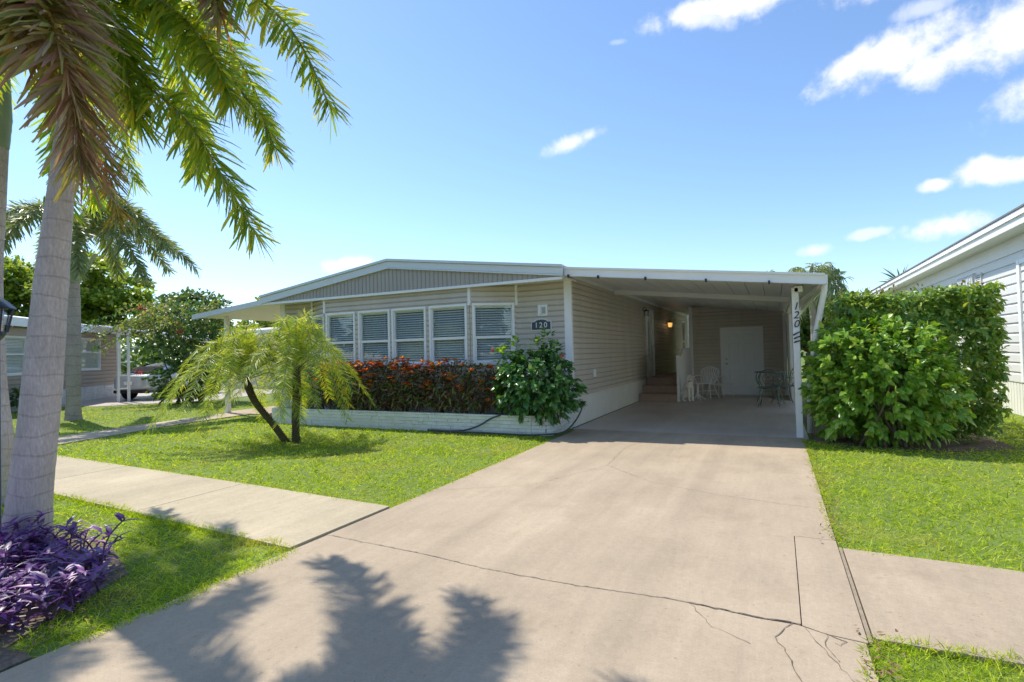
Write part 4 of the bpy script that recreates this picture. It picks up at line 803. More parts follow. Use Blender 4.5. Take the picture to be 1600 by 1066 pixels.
for C, nf, sc, bias in (((-7.79, 7.12, 1.24), 36, 1.05, 0), ((-8.66, 6.7, 1.10), 32, 1.08, 195)):
    r = random.Random(nf)
    for i in range(nf):
        az = i*137.5+bias+r.uniform(-12, 12); lv = (i/nf)**1.25           # lv 0: youngest, upright
        rc = (.42+.80*min(1, lv*1.9))*sc*r.uniform(.88, 1.12); ri = .80*(1-lv)**1.4+.16*r.random()+.10; dpth = -.62+1.45*lv**.8-.28*(1-rc)
        frond(dp_, arc(C, az, rc, ri, dpth, .52, r.uniform(-.12, .12)), 70, .25, .0095, G['date'], M['rachis'], 3, .38, .12, .010, .14, .02, flat=True, seed=200+k, lift=.15); k += 1
# ================================================================ SHRUBS
def stems(parent, base, tips, r0, mat, spread=.1, name='stem', seed=0):
    r = random.Random(seed)
    for t in tips:
        b = Vector(base)+Vector((r.uniform(-spread, spread), r.uniform(-spread, spread), 0)); t = Vector(t); m = (b+t)/2+Vector((r.uniform(-.1, .1), r.uniform(-.1, .1), r.uniform(-.05, .1)))*(t-b).length*.6
        MB().tube(smooth_path([b, m, t], 5), [r0*(1-.07*i) for i in range(11)], 6).build(name, mat, parent)
def shoots(c, r, ns, k, ln, seed, boxy=0, lumps=16, lump=.45, power=.4, up=.5, spread=.6, flatb=.25):
    """leaves spiralling round the ends of many outward growing shoots"""
    g = np.random.default_rng(seed); T, U = blob_points(c, r, ns, lumps, power, lump, boxy, seed); c = np.array(c, float)
    A = unit(U+[0, 0, up]+g.normal(0, .38, (ns, 3))); sl_ = ln*g.uniform(.5, 1.3, ns); i = np.repeat(np.arange(ns), k); n = len(i); t = g.random(n)
    B = unit(np.cross(A, g.normal(size=(ns, 3)))); B2 = np.cross(A, B); a = g.uniform(0, 2*np.pi, n); R_ = B[i]*np.cos(a)[:, None]+B2[i]*np.sin(a)[:, None]
    P = T[i]-A[i]*(sl_[i]*(1-t))[:, None]; op = .35+spread*(1-t)+g.normal(0, .15, n); D = unit(A[i]*np.cos(op)[:, None]+R_*np.sin(op)[:, None]+[0, 0, -.18]); N = unit(A[i]*.9-R_*.35+[0, 0, .45]+g.normal(0, .25, (n, 3)))
    return P, D, N
def shrub(name, label, catg, base, c, r, ns, k, L, mat, prof, ratio, seed, nparts=300, droop=.2, boxy=0, lumps=16, power=.4, nst=7, stemr=.02, lump=.45, spread=.12, shoot=.2, zmin=.05):
    root = empty(name, base, label, catg); g = np.random.default_rng(seed)
    P, D, N = shoots(c, r, ns, k, shoot, seed, boxy, lumps, lump, power, spread=.75); ok = P[:, 2] > zmin; P, D, N = P[ok], D[ok], N[ok]
    leaf_parts(root, P, D, N, L*g.uniform(.5, 1.2, len(P)), mat, prof, ratio, droop, .22, nparts, ctr=np.array(c))
    rr = random.Random(seed); stems(root, base, [Vector(c)+Vector((rr.uniform(-.7, .7)*r[0], rr.uniform(-.7, .7)*r[1], rr.uniform(-.1, .7)*r[2])) for _ in range(nst)], stemr, M['twig'], spread, seed=seed)
    return root, P
hib, P = shrub('hibiscus_shrub', 'glossy dark green hibiscus bush spilling over the planter at the house corner', 'shrub', (-4.05, 9.4, .26), (-4.0, 9.15, .93), (.84, .56, .72), 430, 11, .115, G['hib'], 'oval', .66, 1, droop=.3, lump=.6)
Pt = np.array([(-4.4, 9.2, 1.58), (-4.62, 9.1, 1.42), (-3.78, 9.3, 1.72), (-3.6, 9.2, 1.5), (-3.95, 9.25, 1.6)])
for q, cc in enumerate(Pt):
    P2, U2 = blob_points(cc, (.17, .17, .2), 60, 3, .6, .2, 0, 90+q); V, F = leaves(P2, U2+[0, 0, .3], U2*.5+[0, 0, 1], .1, .065, 'oval', .25, .2); o = obj('shoot', npmesh('shoot', V, F, True), G['hib' if q in (2, 3) else 'shrub'], hib); o['kind'] = 'stuff'
def flower(parent, c, size, mat, n=5, name='flower', seed=0):
    g = np.random.default_rng(seed); a = np.arange(n)*2*np.pi/n+g.random(); out = np.array([.3, -.9, .3]); e1 = unit(np.cross(out, [0, 0, 1.])); e2 = np.cross(e1, out)
    D = unit(np.cos(a)[:, None]*e1+np.sin(a)[:, None]*e2+out*.45); V, F = leaves(np.tile(c, (n, 1)), D, np.tile(out, (n, 1)), size, size*.8, 'oval', .1, .2); return obj(name, npmesh(name, V, F, True), mat, parent)
for q, c in enumerate([(-4.73, 8.95, 1.55), (-3.42, 9.12, 1.42)]): flower(hib, c, .04, G['red'], seed=q)
# crotons
ORD = ['first', 'second', 'third', 'fourth', 'fifth', 'sixth', 'seventh', 'eighth', 'ninth', 'tenth', 'eleventh', 'twelfth']
cx = np.linspace(-9.9, -4.75, 12); g = np.random.default_rng(77)
for i, x in enumerate(cx):
    b = (x, 9.32, .25); root = empty('croton_shrub', b, ORD[11-i]+' dark croton with orange tips counting from the hibiscus in the planter', 'shrub', 'crotons in the planter'); hgt = 1.32+.04*g.normal()-(.1 if i in (0, 11) else 0)
    n = 620; P, U = blob_points((x, 9.22, .86), (.30, .25, hgt-.88), n, 10, .5, .3, .45, 300+i); D = unit(U*.6+g.normal(0, .5, (n, 3))+[0, 0, .25]); Nn = unit(U*.6+g.normal(0, .6, (n, 3))+[0, 0, .5])
    V, F = leaves(P, D, Nn, .125*g.uniform(.6, 1.25, n), .036, 'lance', .45, .2); o = obj('foliage', npmesh('foliage', V, F, True), G['croton'], root); o['kind'] = 'stuff'
    nt = 20 if 1 < i < 9 else 7
    for q in range(nt):
        tx, ty, tz = x+g.uniform(-.28, .28), 9.15+g.uniform(-.2, .08), hgt+.03-abs(g.normal(0, .09)); m = 11
        if q > nt-5: tz -= g.uniform(.1, .5); ty = 8.97
        a = g.uniform(0, 2*np.pi, m); D = unit(np.stack([np.cos(a), np.sin(a), g.uniform(.3, 1.4, m)], 1)); V, F = leaves(np.tile((tx, ty, tz), (m, 1)), D, np.stack([-np.cos(a), -np.sin(a), np.full(m, .9)], 1), g.uniform(.09, .17, m), .042, 'lance', .35, .2)
        obj('leaf_rosette', npmesh('leaf_rosette', V, F, True), G['croton_top'], root)
    rr = random.Random(i); stems(root, b, [(x+rr.uniform(-.25, .25), 9.25+rr.uniform(-.15, .15), rr.uniform(.55, .9)) for _ in range(6)], .012, M['twig'], .1, seed=i)
# right-hand shrubs
sh, P = shrub('broadleaf_shrub', 'bright green broad leaved bush beside the front carport post', 'shrub', (1.35, 9.75, 0), (1.40, 9.78, .98), (.98, .84, 1.0), 900, 11, .108, G['shrub'], 'oval', .62, 5, droop=.25, lump=.32, boxy=.35, nst=12, stemr=.028, spread=.35, power=.38, shoot=.24)
fh = empty('clipped_hedge', (2.2, 10.4, 0), 'tall boxy small leaved hedge behind the bright bush', 'hedge'); g = np.random.default_rng(66)
def hedge_pts(n):
    y0, y1, x0, x1, zt = 9.95, 13.4, .95, 2.95, 2.33
    f = g.choice(4, n, p=[.40, .27, .18, .15]); yy = y0+(y1-y0)*g.random(n)**1.5; xx = g.uniform(x0, x1, n); zz = g.uniform(.12, zt, n); dep = np.abs(g.normal(0, .13, n))
    zz = np.where(f < 2, zz, np.maximum(zz, .3)); U = np.zeros((n, 3)); P = np.stack([xx, yy, zz], 1)
    P[f == 0, 1] = y0; U[f == 0] = (0, -1, 0); P[f == 1, 0] = x1; U[f == 1] = (1, 0, 0); P[f == 2, 2] = zt; U[f == 2] = (0, 0, 1); P[f == 3, 0] = x0; U[f == 3] = (-1, 0, 0)
    bump = .16*(vnoise(P[:, 0]+P[:, 1]*.7, P[:, 2]+P[:, 1]*.3, .42, 9)-.5)+.10*(vnoise(P[:, 0]*1.3+P[:, 1], P[:, 2]*1.2+5, .17, 10)-.5)
    taper = np.clip((.95-P[:, 2])/.95, 0, 1)**1.5*.35; P = P+U*(bump-dep)[:, None]; P[:, 0] += np.where(f == 1, -taper, 0); P[:, 1] += np.where(f == 0, taper*.6, 0)
    keep = (P[:, 2] > .22) | (g.random(n) < .6); return P[keep], U[keep]
T_, U_ = hedge_pts(2900); ns = len(T_); A_ = unit(U_*.9+[0, 0, .35]+g.normal(0, .45, (ns, 3))); i = np.repeat(np.arange(ns), 9); n = len(i); t = g.random(n); B_ = unit(np.cross(A_, g.normal(size=(ns, 3)))); B2_ = np.cross(A_, B_); a = g.uniform(0, 2*np.pi, n); R_ = B_[i]*np.cos(a)[:, None]+B2_[i]*np.sin(a)[:, None]
P = T_[i]-A_[i]*(.2*(1-t)*g.uniform(.5, 1.2, n))[:, None]; D = unit(A_[i]*.5+R_*.8+[0, 0, -.3]); Nn = unit(A_[i]*.9-R_*.3+[0, 0, .5]+g.normal(0, .3, (n, 3)))
leaf_parts(fh, P, D, Nn, .085*g.uniform(.6, 1.25, n), G['ficus'], 'lance', .5, .3, .2, 300)
stems(fh, (2.25, 10.3, 0), [(1.9, 10.4, 1.1), (2.4, 10.6, 1.2), (2.7, 10.5, 1.0), (2.1, 10.9, 1.3), (1.6, 10.5, .9)], .05, M['twig'], .22, seed=9)
n = 520; g = np.random.default_rng(55); Pf = np.stack([np.where(g.random(n) < .45, 2.93, g.uniform(1.0, 2.95, n)), g.uniform(9.95, 13.5, n), g.uniform(.5, 2.3, n)], 1); Pf[:, 2] = np.where(Pf[:, 0] > 2.92, Pf[:, 2], 2.32); D = unit(np.stack([np.where(Pf[:, 0] > 2.92, 1, 0)+g.normal(0, .3, n), g.normal(0, .4, n), np.where(Pf[:, 0] > 2.92, .1, 1)], 1))
V, F = leaves(Pf+D*g.uniform(-.05, .05, n)[:, None], D, rdir(n)+[0, 0, .5], g.uniform(.06, .12, n), .03, 'lance', .5, .2); o = obj('new_shoots', npmesh('new_shoots', V, F, True), leafmat('hedge_shoot', [(.12, .15, .03), (.2, .2, .04), (.22, .16, .06)], .4, .35), fh); o['kind'] = 'stuff'
# purple plants at the foot of the near palm
pp = empty('purple_heart_plant', (-5.0, 1.9, 0), 'spreading purple leaved plant with pink flowers at the foot of the palm', 'plant')
g = np.random.default_rng(21); Ps, Ds, Ns, Ls, st_, fl = [], [], [], [], MB(), []
for s in range(330):
    while True:
        x, y = g.uniform(-6.4, -3.75), g.uniform(.75, 2.4)
        if ((x+4.95)/1.15)**2+((y-1.62)/.76)**2 < 1 and math.hypot(x+5.8, y-2.39) > .2 and x < -3.62+(-.35 if y < 1.5 else 0): break
    az = g.uniform(0, 2*np.pi); ln = g.uniform(.15, .33); tip = Vector((x+math.cos(az)*ln*.6, y+math.sin(az)*ln*.6, ln*g.uniform(.45, .95))); tip.x = min(tip.x, -3.5)
    path = smooth_path([(x, y, 0), (x+(tip.x-x)*.4, y+(tip.y-y)*.4, tip.z*.65), tip], 4); st_.tube(path, .006, 5)
    m = len(path)
    for q in range(1, m):
        for sd in range(2 if q > m-3 else 1):
            a = az+q*2.6+sd*2.5+g.normal(0, .4); Ps.append(path[q]); Ds.append((math.cos(a), math.sin(a), g.uniform(.05, .9))); Ns.append((-.4*math.cos(a), -.4*math.sin(a), 1)); Ls.append(g.uniform(.06, .15))
    if g.random() < .22: fl.append(tip)
leaf_parts(pp, Ps, Ds, Ns, Ls, G['purple'], 'lance', .26, .25, .35, 300); o = st_.build('stems', paint('purple_stem', (.10, .04, .10), .5, .2, 10), pp); o['kind'] = 'stuff'
for q, c in enumerate(fl):
    a = np.arange(3)*2.1+q; V, F = leaves(np.tile(tuple(c), (3, 1)), np.stack([np.cos(a), np.sin(a), np.full(3, .5)], 1), np.tile((0, 0, 1.), (3, 1)), .022, .02, 'oval', 0, .2); obj('flower', npmesh('flower', V, F, True), G['pink'], pp)
# bougainvillea by the neighbour's carport
bo, P = shrub('bougainvillea', 'tall arching bougainvillea with pink tips covering the parked car', 'shrub', (-19.2, 12.7, 0), (-18.9, 12.6, 1.75), (1.55, 1.2, 1.7), 520, 11, .15, G['boug'], 'oval', .62, 31, nparts=0, droop=.25, lump=.6, nst=9, stemr=.04, spread=.3, power=.4, shoot=.35)
g = np.random.default_rng(4)
for q in range(60):                                      # arching sprays
    a = g.uniform(0, 2*np.pi); rr = g.uniform(.3, 1.3); b = Vector((-19.2+math.cos(a)*rr, 12.6+math.sin(a)*rr*.7, g.uniform(2.3, 3.2))); ln = g.uniform(.5, 1.5)
    if q < 7: b = Vector((-20.2, 12.1, 2.2+q*.14)); a = math.radians(215+g.uniform(-25, 25)); ln = g.uniform(1.6, 2.6)
    e = b+Vector((math.cos(a)*ln, math.sin(a)*ln, .5-ln*.35)); pth = smooth_path([b, (b+e)/2+Vector((0, 0, .35)), e], 8)
    sp = MB().tube(pth, .008, 4).build('spray', M['twig'], bo); n = 70; t = g.uniform(0, len(pth)-1.01, n); i = t.astype(int); A = np.array([list(p) for p in pth]); Pq = A[i]+(A[i+1]-A[i])*(t-i)[:, None]+g.normal(0, .06, (n, 3)); V, F = leaves(Pq, rdir(n), rdir(n)+[0, 0, .6], g.uniform(.07, .14, n), .07, 'oval', .2, .2)
    l = obj('leaflets', npmesh('leaflets', V, F, True), G['boug_top' if q % 3 else 'boug']); l.parent = sp; l['kind'] = 'stuff'
for q, c in enumerate([(-20.1, 11.5, 3.4), (-18.2, 11.7, 2.5), (-20.6, 11.7, 1.1)]):
    P2, U2 = blob_points(c, (.11, .11, .08), 22, 3, .7, .2, 0, q); V, F = leaves(P2, U2, rdir(22), .06, .05, 'oval', .1, .2); o = obj('flower_cluster', npmesh('flower_cluster', V, F, True), G['red'], bo); o['kind'] = 'stuff'
# ================================================================ BACKGROUND TREES
def tree(label, base, c, r, n, L, mat, seed, lumps=26, group=None, limb=.12, clus=60):
    root = empty('broadleaf_tree', base, label, 'tree', group); g = np.random.default_rng(seed); c, r = np.array(c, float), np.array(r, float)
    cc = c+unit(g.normal(size=(clus, 3)))*r*(g.random((clus, 1))**.45)*.92; cr_ = g.uniform(.16, .34, clus)*r.min()
    k = g.integers(0, clus, n); u = unit(g.normal(size=(n, 3))); u[:, 2] = np.where(u[:, 2] < -.3, -u[:, 2]*.4, u[:, 2]); P = cc[k]+u*(cr_[k]*g.random(n)**.4)[:, None]*[1.25, 1.25, .75]
    V, F = leaves(P, unit(u+g.normal(0, .6, (n, 3))), unit(u+[0, 0, .9]+g.normal(0, .5, (n, 3))), L*g.uniform(.6, 1.3, n), L*.6, 'lance', .2, 0); o = obj('crown', npmesh('crown', V, F), mat, root); o['kind'] = 'stuff'
    b = Vector(base); top = Vector((c[0], c[1], c[2]-r[2]*.2)); mb = MB().tube(smooth_path([b, b+(top-b)*.5+Vector((.2, .1, 0)), top], 6), [limb*(1.3-.06*i) for i in range(13)], 8)
    for q in range(14):
        e = Vector(cc[q % clus]); s = b+(top-b)*random.uniform(.45, .95); mb.tube(smooth_path([s, (s+e)/2+Vector((0, 0, -.15)), e], 4), [limb*(.55-.05*i) for i in range(9)], 5)
    mb.build('trunk', M['twig'], root); return root
tree('broad light green tree rising behind the tan neighbouring house', (-50.5, 25.5, 0), (-50.5, 25.8, 6.9), (5.6, 3.8, 3.7), 15000, .42, G['tree'], 1, clus=90, limb=.3)
tree('sunlit tree at the left edge behind the white roof', (-57.5, 22, 0), (-57, 22.2, 7.4), (3.6, 3.2, 3.4), 8000, .42, G['tree'], 2, clus=60, limb=.28)
tree('low green tree behind the bougainvillea', (-37, 24, 0), (-37, 24, 4.0), (4.2, 3, 2.4), 7000, .32, G['tree_dark'], 3, clus=60, limb=.2)
tree('small yellow green treetop showing above the left awning', (-29, 24.5, 0), (-29, 24.5, 4.2), (2.0, 1.8, 1.5), 4000, .26, G['tree'], 4, clus=40, limb=.15)
tree('far tree in the gap between the hedge and the white house', (4.6, 52, 0), (4.6, 52, 3.3), (3.2, 3, 2.2), 4000, .35, G['tree_dark'], 5, clus=40, limb=.2)
tree('dark green tree filling the gap behind the carport post', (1.6, 33, 0), (1.6, 33, 3.0), (2.8, 2, 2.6), 7000, .28, G['tree_dark'], 8, clus=50, limb=.2)
for i, (x, y, sc_, w_) in enumerate([(-13, -15, .9, 'opposite the bay window'), (-5.5, -17, 1.15, 'straight behind the viewer'), (3, -15, .85, 'opposite the carport'), (-22, -16, 1.1, 'opposite the far lawn'), (-30, -18, 1.0, 'at the far left'), (11, -17, 1.0, 'at the far right'), (-37, -16, 1.0, 'beyond the leftmost palm'), (-44, -18, 1.1, 'farthest down the street')]):
    tree('leafy tree across the road '+w_, (x, y, 0), (x, y, 3.6*sc_), (4.0*sc_, 3.0*sc_, 3.2*sc_), 3500, .55, G['tree_dark'], 20+i, clus=50, limb=.22)
g = np.random.default_rng(91); az = np.radians(np.linspace(-60, 110, 150))+g.normal(0, .01, 150); dd_ = g.uniform(62, 95, 150); cc = np.stack([-np.sin(az)*dd_, np.cos(az)*dd_, g.uniform(1, 3.6, 150)], 1); k = g.integers(0, 150, 26000); u = unit(g.normal(size=(26000, 3))); P = cc[k]+u*np.array([3.2, 3.2, 2.0])*(g.random((26000, 1))**.4); P[:, 2] = np.maximum(P[:, 2], .1)
V, F = leaves(P, unit(u+g.normal(0, .6, (26000, 3))), unit(u+[0, 0, .9]), g.uniform(.5, 1.1, 26000), .5, 'lance', .2, 0); tag(obj('distant_wood', npmesh('distant_wood', V, F), G['tree_dark']), 'distant line of trees along the horizon behind the houses', 'trees', kind='stuff')
def feather_palm(label, base, h, n, reach, seed, mat):
    root = empty('feather_palm', base, label, 'palm tree'); b = Vector(base); C = b+Vector((0, 0, h)); trunk(root, [b, b+Vector((.05, 0, h*.5)), C], [.2, .15, .14], M['palm_bark_far'], 10, k=4); r = random.Random(seed)
    for i in range(n):
        az = i*137.5; lv = i/n; frond(root, arc(C, az, reach*(.6+.4*lv)*r.uniform(.9, 1.1), 1.3*(1-lv)+.35, -.9+2.6*lv), 40, .55, .05, mat, M['rachis'], 2, .5, .5, .03, .12, .4, flat=True, seed=seed+i)
feather_palm('feathery palm standing behind the right end of the carport', (1.7, 29.5, 0), 3.75, 30, 2.4, 500, G['fox_far'])
feather_palm('palm top just showing over the carport roof', (-.6, 33, 0), 4.0, 26, 2.2, 540, G['fox_far'])
sp = empty('spiky_palm', (6.6, 36.5, 0), 'spiky palm top poking above the white house eave', 'palm tree'); trunk(sp, [(6.6, 36.5, 0), (6.6, 36.5, 2.4), (6.5, 36.5, 4.9)], [.18, .15, .12], M['palm_bark_far'], 8, k=4)
g = np.random.default_rng(8)
for q in range(26):
    a = g.uniform(0, 2*np.pi); e = g.uniform(-.1, 1.3); d = np.array([math.cos(a)*math.cos(e), math.sin(a)*math.cos(e), math.sin(e)]); V, F = leaves([(6.5, 36.5, 4.85)], [d], [rdir(1)[0]], g.uniform(.8, 1.5), .1, 'lance', .1, .3); obj('leaf', npmesh('leaf', V, F), G['tree_dark'], sp)
# ================================================================ CARPORT FURNITURE
def place(name, loc, rz, label, catg, group=None):
    o = bpy.data.objects.new(name, None); COL.objects.link(o); o.location = loc; o.rotation_euler = (0, 0, math.radians(rz)); return tag(o, label, catg, group)
def lp(mb, name, mat, parent, bevel=0):                  # part given in its parent's own space
    o = mb.build(name, mat, None, bevel); o.parent = parent; return o
# white fan-backed metal chair; local: seat faces -y
wc = place('patio_chair', (-1.86, 17.15, 0), -18, 'white metal patio chair with slatted fan back beside the dog', 'chair')
n = 20; lp(MB().lathe([(.01, .43), (.22, .43), (.23, .44), (.22, .452), (.01, .452)], n=n), 'seat', M['white'], wc)
for k in range(9):
    t = (k-4)/4; x0, x1 = t*.15, t*.25; z1 = .92-.10*t*t; lp(MB().beam((x0, .19, .45), (x1, .30, z1), .022, .008, (0, 1, 0)), 'back_slat', M['white'], wc)
lp(MB().tube(smooth_path([(-.19, .14, .44), (-.27, .25, .66), (-.26, .3, .82), (-.13, .305, .9), (0, .305, .925), (.13, .305, .9), (.26, .3, .82), (.27, .25, .66), (.19, .14, .44)], 6), .013, 8), 'back_frame', M['white'], wc)
for s in (-1, 1):
    lp(MB().tube(smooth_path([(s*.26, .26, .68), (s*.31, .05, .66), (s*.30, -.16, .64), (s*.25, -.2, .58), (s*.21, -.15, .45)], 5), .012, 6), 'armrest', M['white'], wc)
    lp(MB().tube(smooth_path([(s*.17, -.13, .44), (s*.20, -.2, .2), (s*.24, -.25, .0)], 4), .013, 6), 'leg', M['white'], wc); lp(MB().tube(smooth_path([(s*.17, .13, .44), (s*.2, .2, .22), (s*.26, .30, .0)], 4), .013, 6), 'leg', M['white'], wc)
lp(MB().tube([(-.2, -.2, .2), (.2, .2, .22)], .008, 6), 'stretcher', M['white'], wc); lp(MB().tube([(.2, -.2, .2), (-.2, .2, .22)], .008, 6), 'stretcher', M['white'], wc)
ptb = place('pedestal_table', (-2.03, 16.5, 0), 0, 'small round white pedestal table in front of the fan backed chair', 'table')
lp(MB().lathe([(.01, .46), (.2, .46), (.215, .468), (.2, .48), (.01, .48)], n=20), 'table_top', M['white'], ptb); lp(MB().lathe([(.03, .02), (.026, .2), (.035, .3), (.022, .459)], n=10), 'pedestal', M['white'], ptb)
for k in range(4):
    a = k*math.pi/2+.5; lp(MB().tube(smooth_path([(.02*math.cos(a), .02*math.sin(a), .14), (.12*math.cos(a), .12*math.sin(a), .06), (.22*math.cos(a), .22*math.sin(a), .008)], 4), .014, 6), 'foot', M['white'], ptb)
# second white metal chair, half folded arm seen next to the shed door
w2 = place('wire_chair', (-1.50, 17.9, 0), 60, 'low white wire chair frame between the fan chair and shed door', 'chair')
lp(MB().tube(smooth_path([(-.25, -.25, .36), (.25, -.25, .36), (.25, .25, .36), (-.25, .25, .36), (-.25, -.25, .36)], 4), .011, 6), 'seat_frame', M['white'], w2)
for k in range(6): lp(MB().tube([(-.25+.1*k, -.27, .36), (-.25+.1*k, .27, .36)], .005, 5), 'seat_wire', M['white'], w2)
for s in (-1, 1):
    lp(MB().tube(smooth_path([(s*.25, -.25, .0), (s*.27, -.2, .3), (s*.29, .0, .55), (s*.28, .2, .6), (s*.25, .26, .52)], 5), .011, 6), 'armrest', M['white'], w2); lp(MB().tube([(s*.25, .25, .36), (s*.28, .3, 0)], .011, 6), 'leg', M['white'], w2)
lp(MB().tube(smooth_path([(-.25, .25, .36), (-.22, .34, .62), (0, .36, .68), (.22, .34, .62), (.25, .25, .36)], 5), .011, 6), 'back_frame', M['white'], w2)
# green wrought-iron set
M['iron'] = paint('green_iron', (.13, .18, .16), .45, .2, 8, metal=.3)
gt = place('garden_table', (-.12, 15.65, 0), 12, 'grey green wrought iron garden table near the rear carport post', 'table')
mb = MB(); mb.tube(smooth_path([(.36*math.cos(a), .36*math.sin(a)*.8, .83) for a in np.linspace(0, 2*math.pi, 17)], 2), .014, 6, False); lp(mb, 'rim', M['iron'], gt)
for k in range(-4, 5):
    y = k*.065; h = math.sqrt(max(.01, 1-(y/.29)**2))*.35; lp(MB().box(-h, h, y-.02, y+.02, .822, .832), 'slat', M['iron'], gt)
for sx in (-1, 1):
    for sy in (-1, 1): lp(MB().tube(smooth_path([(sx*.26, sy*.2, .82), (sx*.29, sy*.22, .62), (sx*.2, sy*.15, .4), (sx*.23, sy*.18, .2), (sx*.30, sy*.23, .0)], 6), .013, 6), 'leg', M['iron'], gt)
lp(MB().tube([(-.2, -.15, .4), (.2, .15, .4)], .008, 6), 'stretcher', M['iron'], gt); lp(MB().tube([(.2, -.15, .4), (-.2, .15, .4)], .008, 6), 'stretcher', M['iron'], gt)
def iron_chair(loc, rz, label):
    c = place('iron_chair', loc, rz, label, 'chair')
    mb = MB(); mb.box(-.2, .2, -.2, .2, .455, .463); lp(mb, 'seat', M['iron'], c)
    lp(MB().tube(smooth_path([(-.21, -.21, .46), (.21, -.21, .46), (.21, .21, .46), (-.21, .21, .46), (-.21, -.21, .46)], 4), .012, 6), 'seat_frame', M['iron'], c)
    lp(MB().tube(smooth_path([(-.2, .21, .46), (-.23, .26, .68), (-.16, .29, .86), (0, .30, .92), (.16, .29, .86), (.23, .26, .68), (.2, .21, .46)], 6), .012, 6), 'back_frame', M['iron'], c)
    for s in (-1, 1):
        lp(MB().tube(smooth_path([(0, .22, .47), (s*.1, .25, .6), (s*.13, .27, .72), (s*.05, .28, .8), (s*.0, .285, .7)], 5), .007, 5), 'back_scroll', M['iron'], c)
        lp(MB().tube(smooth_path([(s*.21, -.2, .45), (s*.22, -.22, .3), (s*.18, -.18, .15), (s*.24, -.25, .0)], 5), .012, 6), 'leg', M['iron'], c); lp(MB().tube(smooth_path([(s*.2, .21, .45), (s*.21, .24, .25), (s*.23, .3, .0)], 5), .012, 6), 'leg', M['iron'], c)
        lp(MB().tube(smooth_path([(s*.23, .25, .66), (s*.26, .05, .68), (s*.26, -.15, .65), (s*.23, -.18, .55), (s*.21, -.18, .46)], 5), .010, 6), 'armrest', M['iron'], c)
iron_chair((-.14, 15.1, 0), 178, 'wrought iron chair on the near side of the garden table'); iron_chair((.2, 15.85, 0), -70, 'wrought iron chair with scrolled back right of the garden table')
# ================================================================ DOG (one skinned mesh)
def skin_figure(name, nodes, edges, mat, parent, sub_=2, root=0):
    me = bpy.data.meshes.new(name); me.from_pydata([n[0] for n in nodes], edges, []); me.materials.append(mat); o = bpy.data.objects.new(name, me); COL.objects.link(o); o.parent = parent
    o.modifiers.new('skin', 'SKIN'); sv = me.skin_vertices[0].data
    for i, n in enumerate(nodes):
        r = n[1]; sv[i].radius = (r, r) if not isinstance(r, tuple) else r; sv[i].use_root = i == root
    o.modifiers['skin'].use_smooth_shade = True
    s = o.modifiers.new('sub', 'SUBSURF'); s.levels = s.render_levels = sub_
    return o
M['fur'] = paint('cream_curly_fur', (.88, .83, .74), .9, .12, 14, bump=1, bscale=55, fine=.1)
dog = place('dog', (-2.24, 15.9, 0), -28, 'cream curly coated poodle sitting beside the steps', 'dog')   # local: faces +x
nodes = [((-.12, 0, .17), .115), ((-.05, 0, .28), .115), ((.03, 0, .40), .115), ((.08, 0, .50), .095), ((.10, 0, .59), .068), ((.12, 0, .68), .075), ((.17, 0, .70), .062), ((.23, 0, .682), .036), ((.285, 0, .676), .030), ((.115, 0, .765), .05),
 ((.09, .075, .42), .055), ((.11, .08, .28), .042), ((.115, .08, .14), .036), ((.12, .08, .035), .036), ((.165, .08, .022), .026), ((.09, -.075, .42), .055), ((.11, -.08, .28), .042), ((.115, -.08, .14), .036), ((.12, -.08, .035), .036), ((.165, -.08, .022), .026),
 ((-.08, .11, .16), .085), ((.03, .13, .2), .06), ((-.06, .14, .06), .04), ((.0, .15, .03), .034), ((.07, .15, .024), .028), ((-.08, -.11, .16), .085), ((.03, -.13, .2), .06), ((-.06, -.14, .06), .04), ((.0, -.15, .03), .034), ((.07, -.15, .024), .028),
 ((.10, .075, .71), .035), ((.095, .105, .63), .038), ((.095, .108, .56), .026), ((.10, -.075, .71), .035), ((.095, -.105, .63), .038), ((.095, -.108, .56), .026), ((-.22, 0, .09), .04), ((-.31, .03, .05), .045)]
edges = [(0, 1), (1, 2), (2, 3), (3, 4), (4, 5), (5, 6), (6, 7), (7, 8), (5, 9), (3, 10), (10, 11), (11, 12), (12, 13), (13, 14), (3, 15), (15, 16), (16, 17), (17, 18), (18, 19), (0, 20), (20, 21), (21, 22), (22, 23), (23, 24), (0, 25), (25, 26), (26, 27), (27, 28), (28, 29), (5, 30), (30, 31), (31, 32), (5, 33), (33, 34), (34, 35), (0, 36), (36, 37)]
body = skin_figure('body', nodes, edges, M['fur'], dog)
lp(MB().lathe([(.004, -.012), (.016, -.006), (.017, .006), (.006, .014)], (.288, 0, .688), 10), 'nose', M['dark'], dog)
for s in (-1, 1): lp(MB().lathe([(.002, -.009), (.010, -.003), (.010, .004), (.002, .009)], (.198, s*.043, .733), 8), 'eye', M['dark'], dog)
lp(MB().tube([(.10+.078*math.cos(a), .078*math.sin(a), .565+.02*math.cos(a)) for a in np.linspace(0, 2*math.pi, 15)], .009, 6), 'collar', M['slate'], dog)
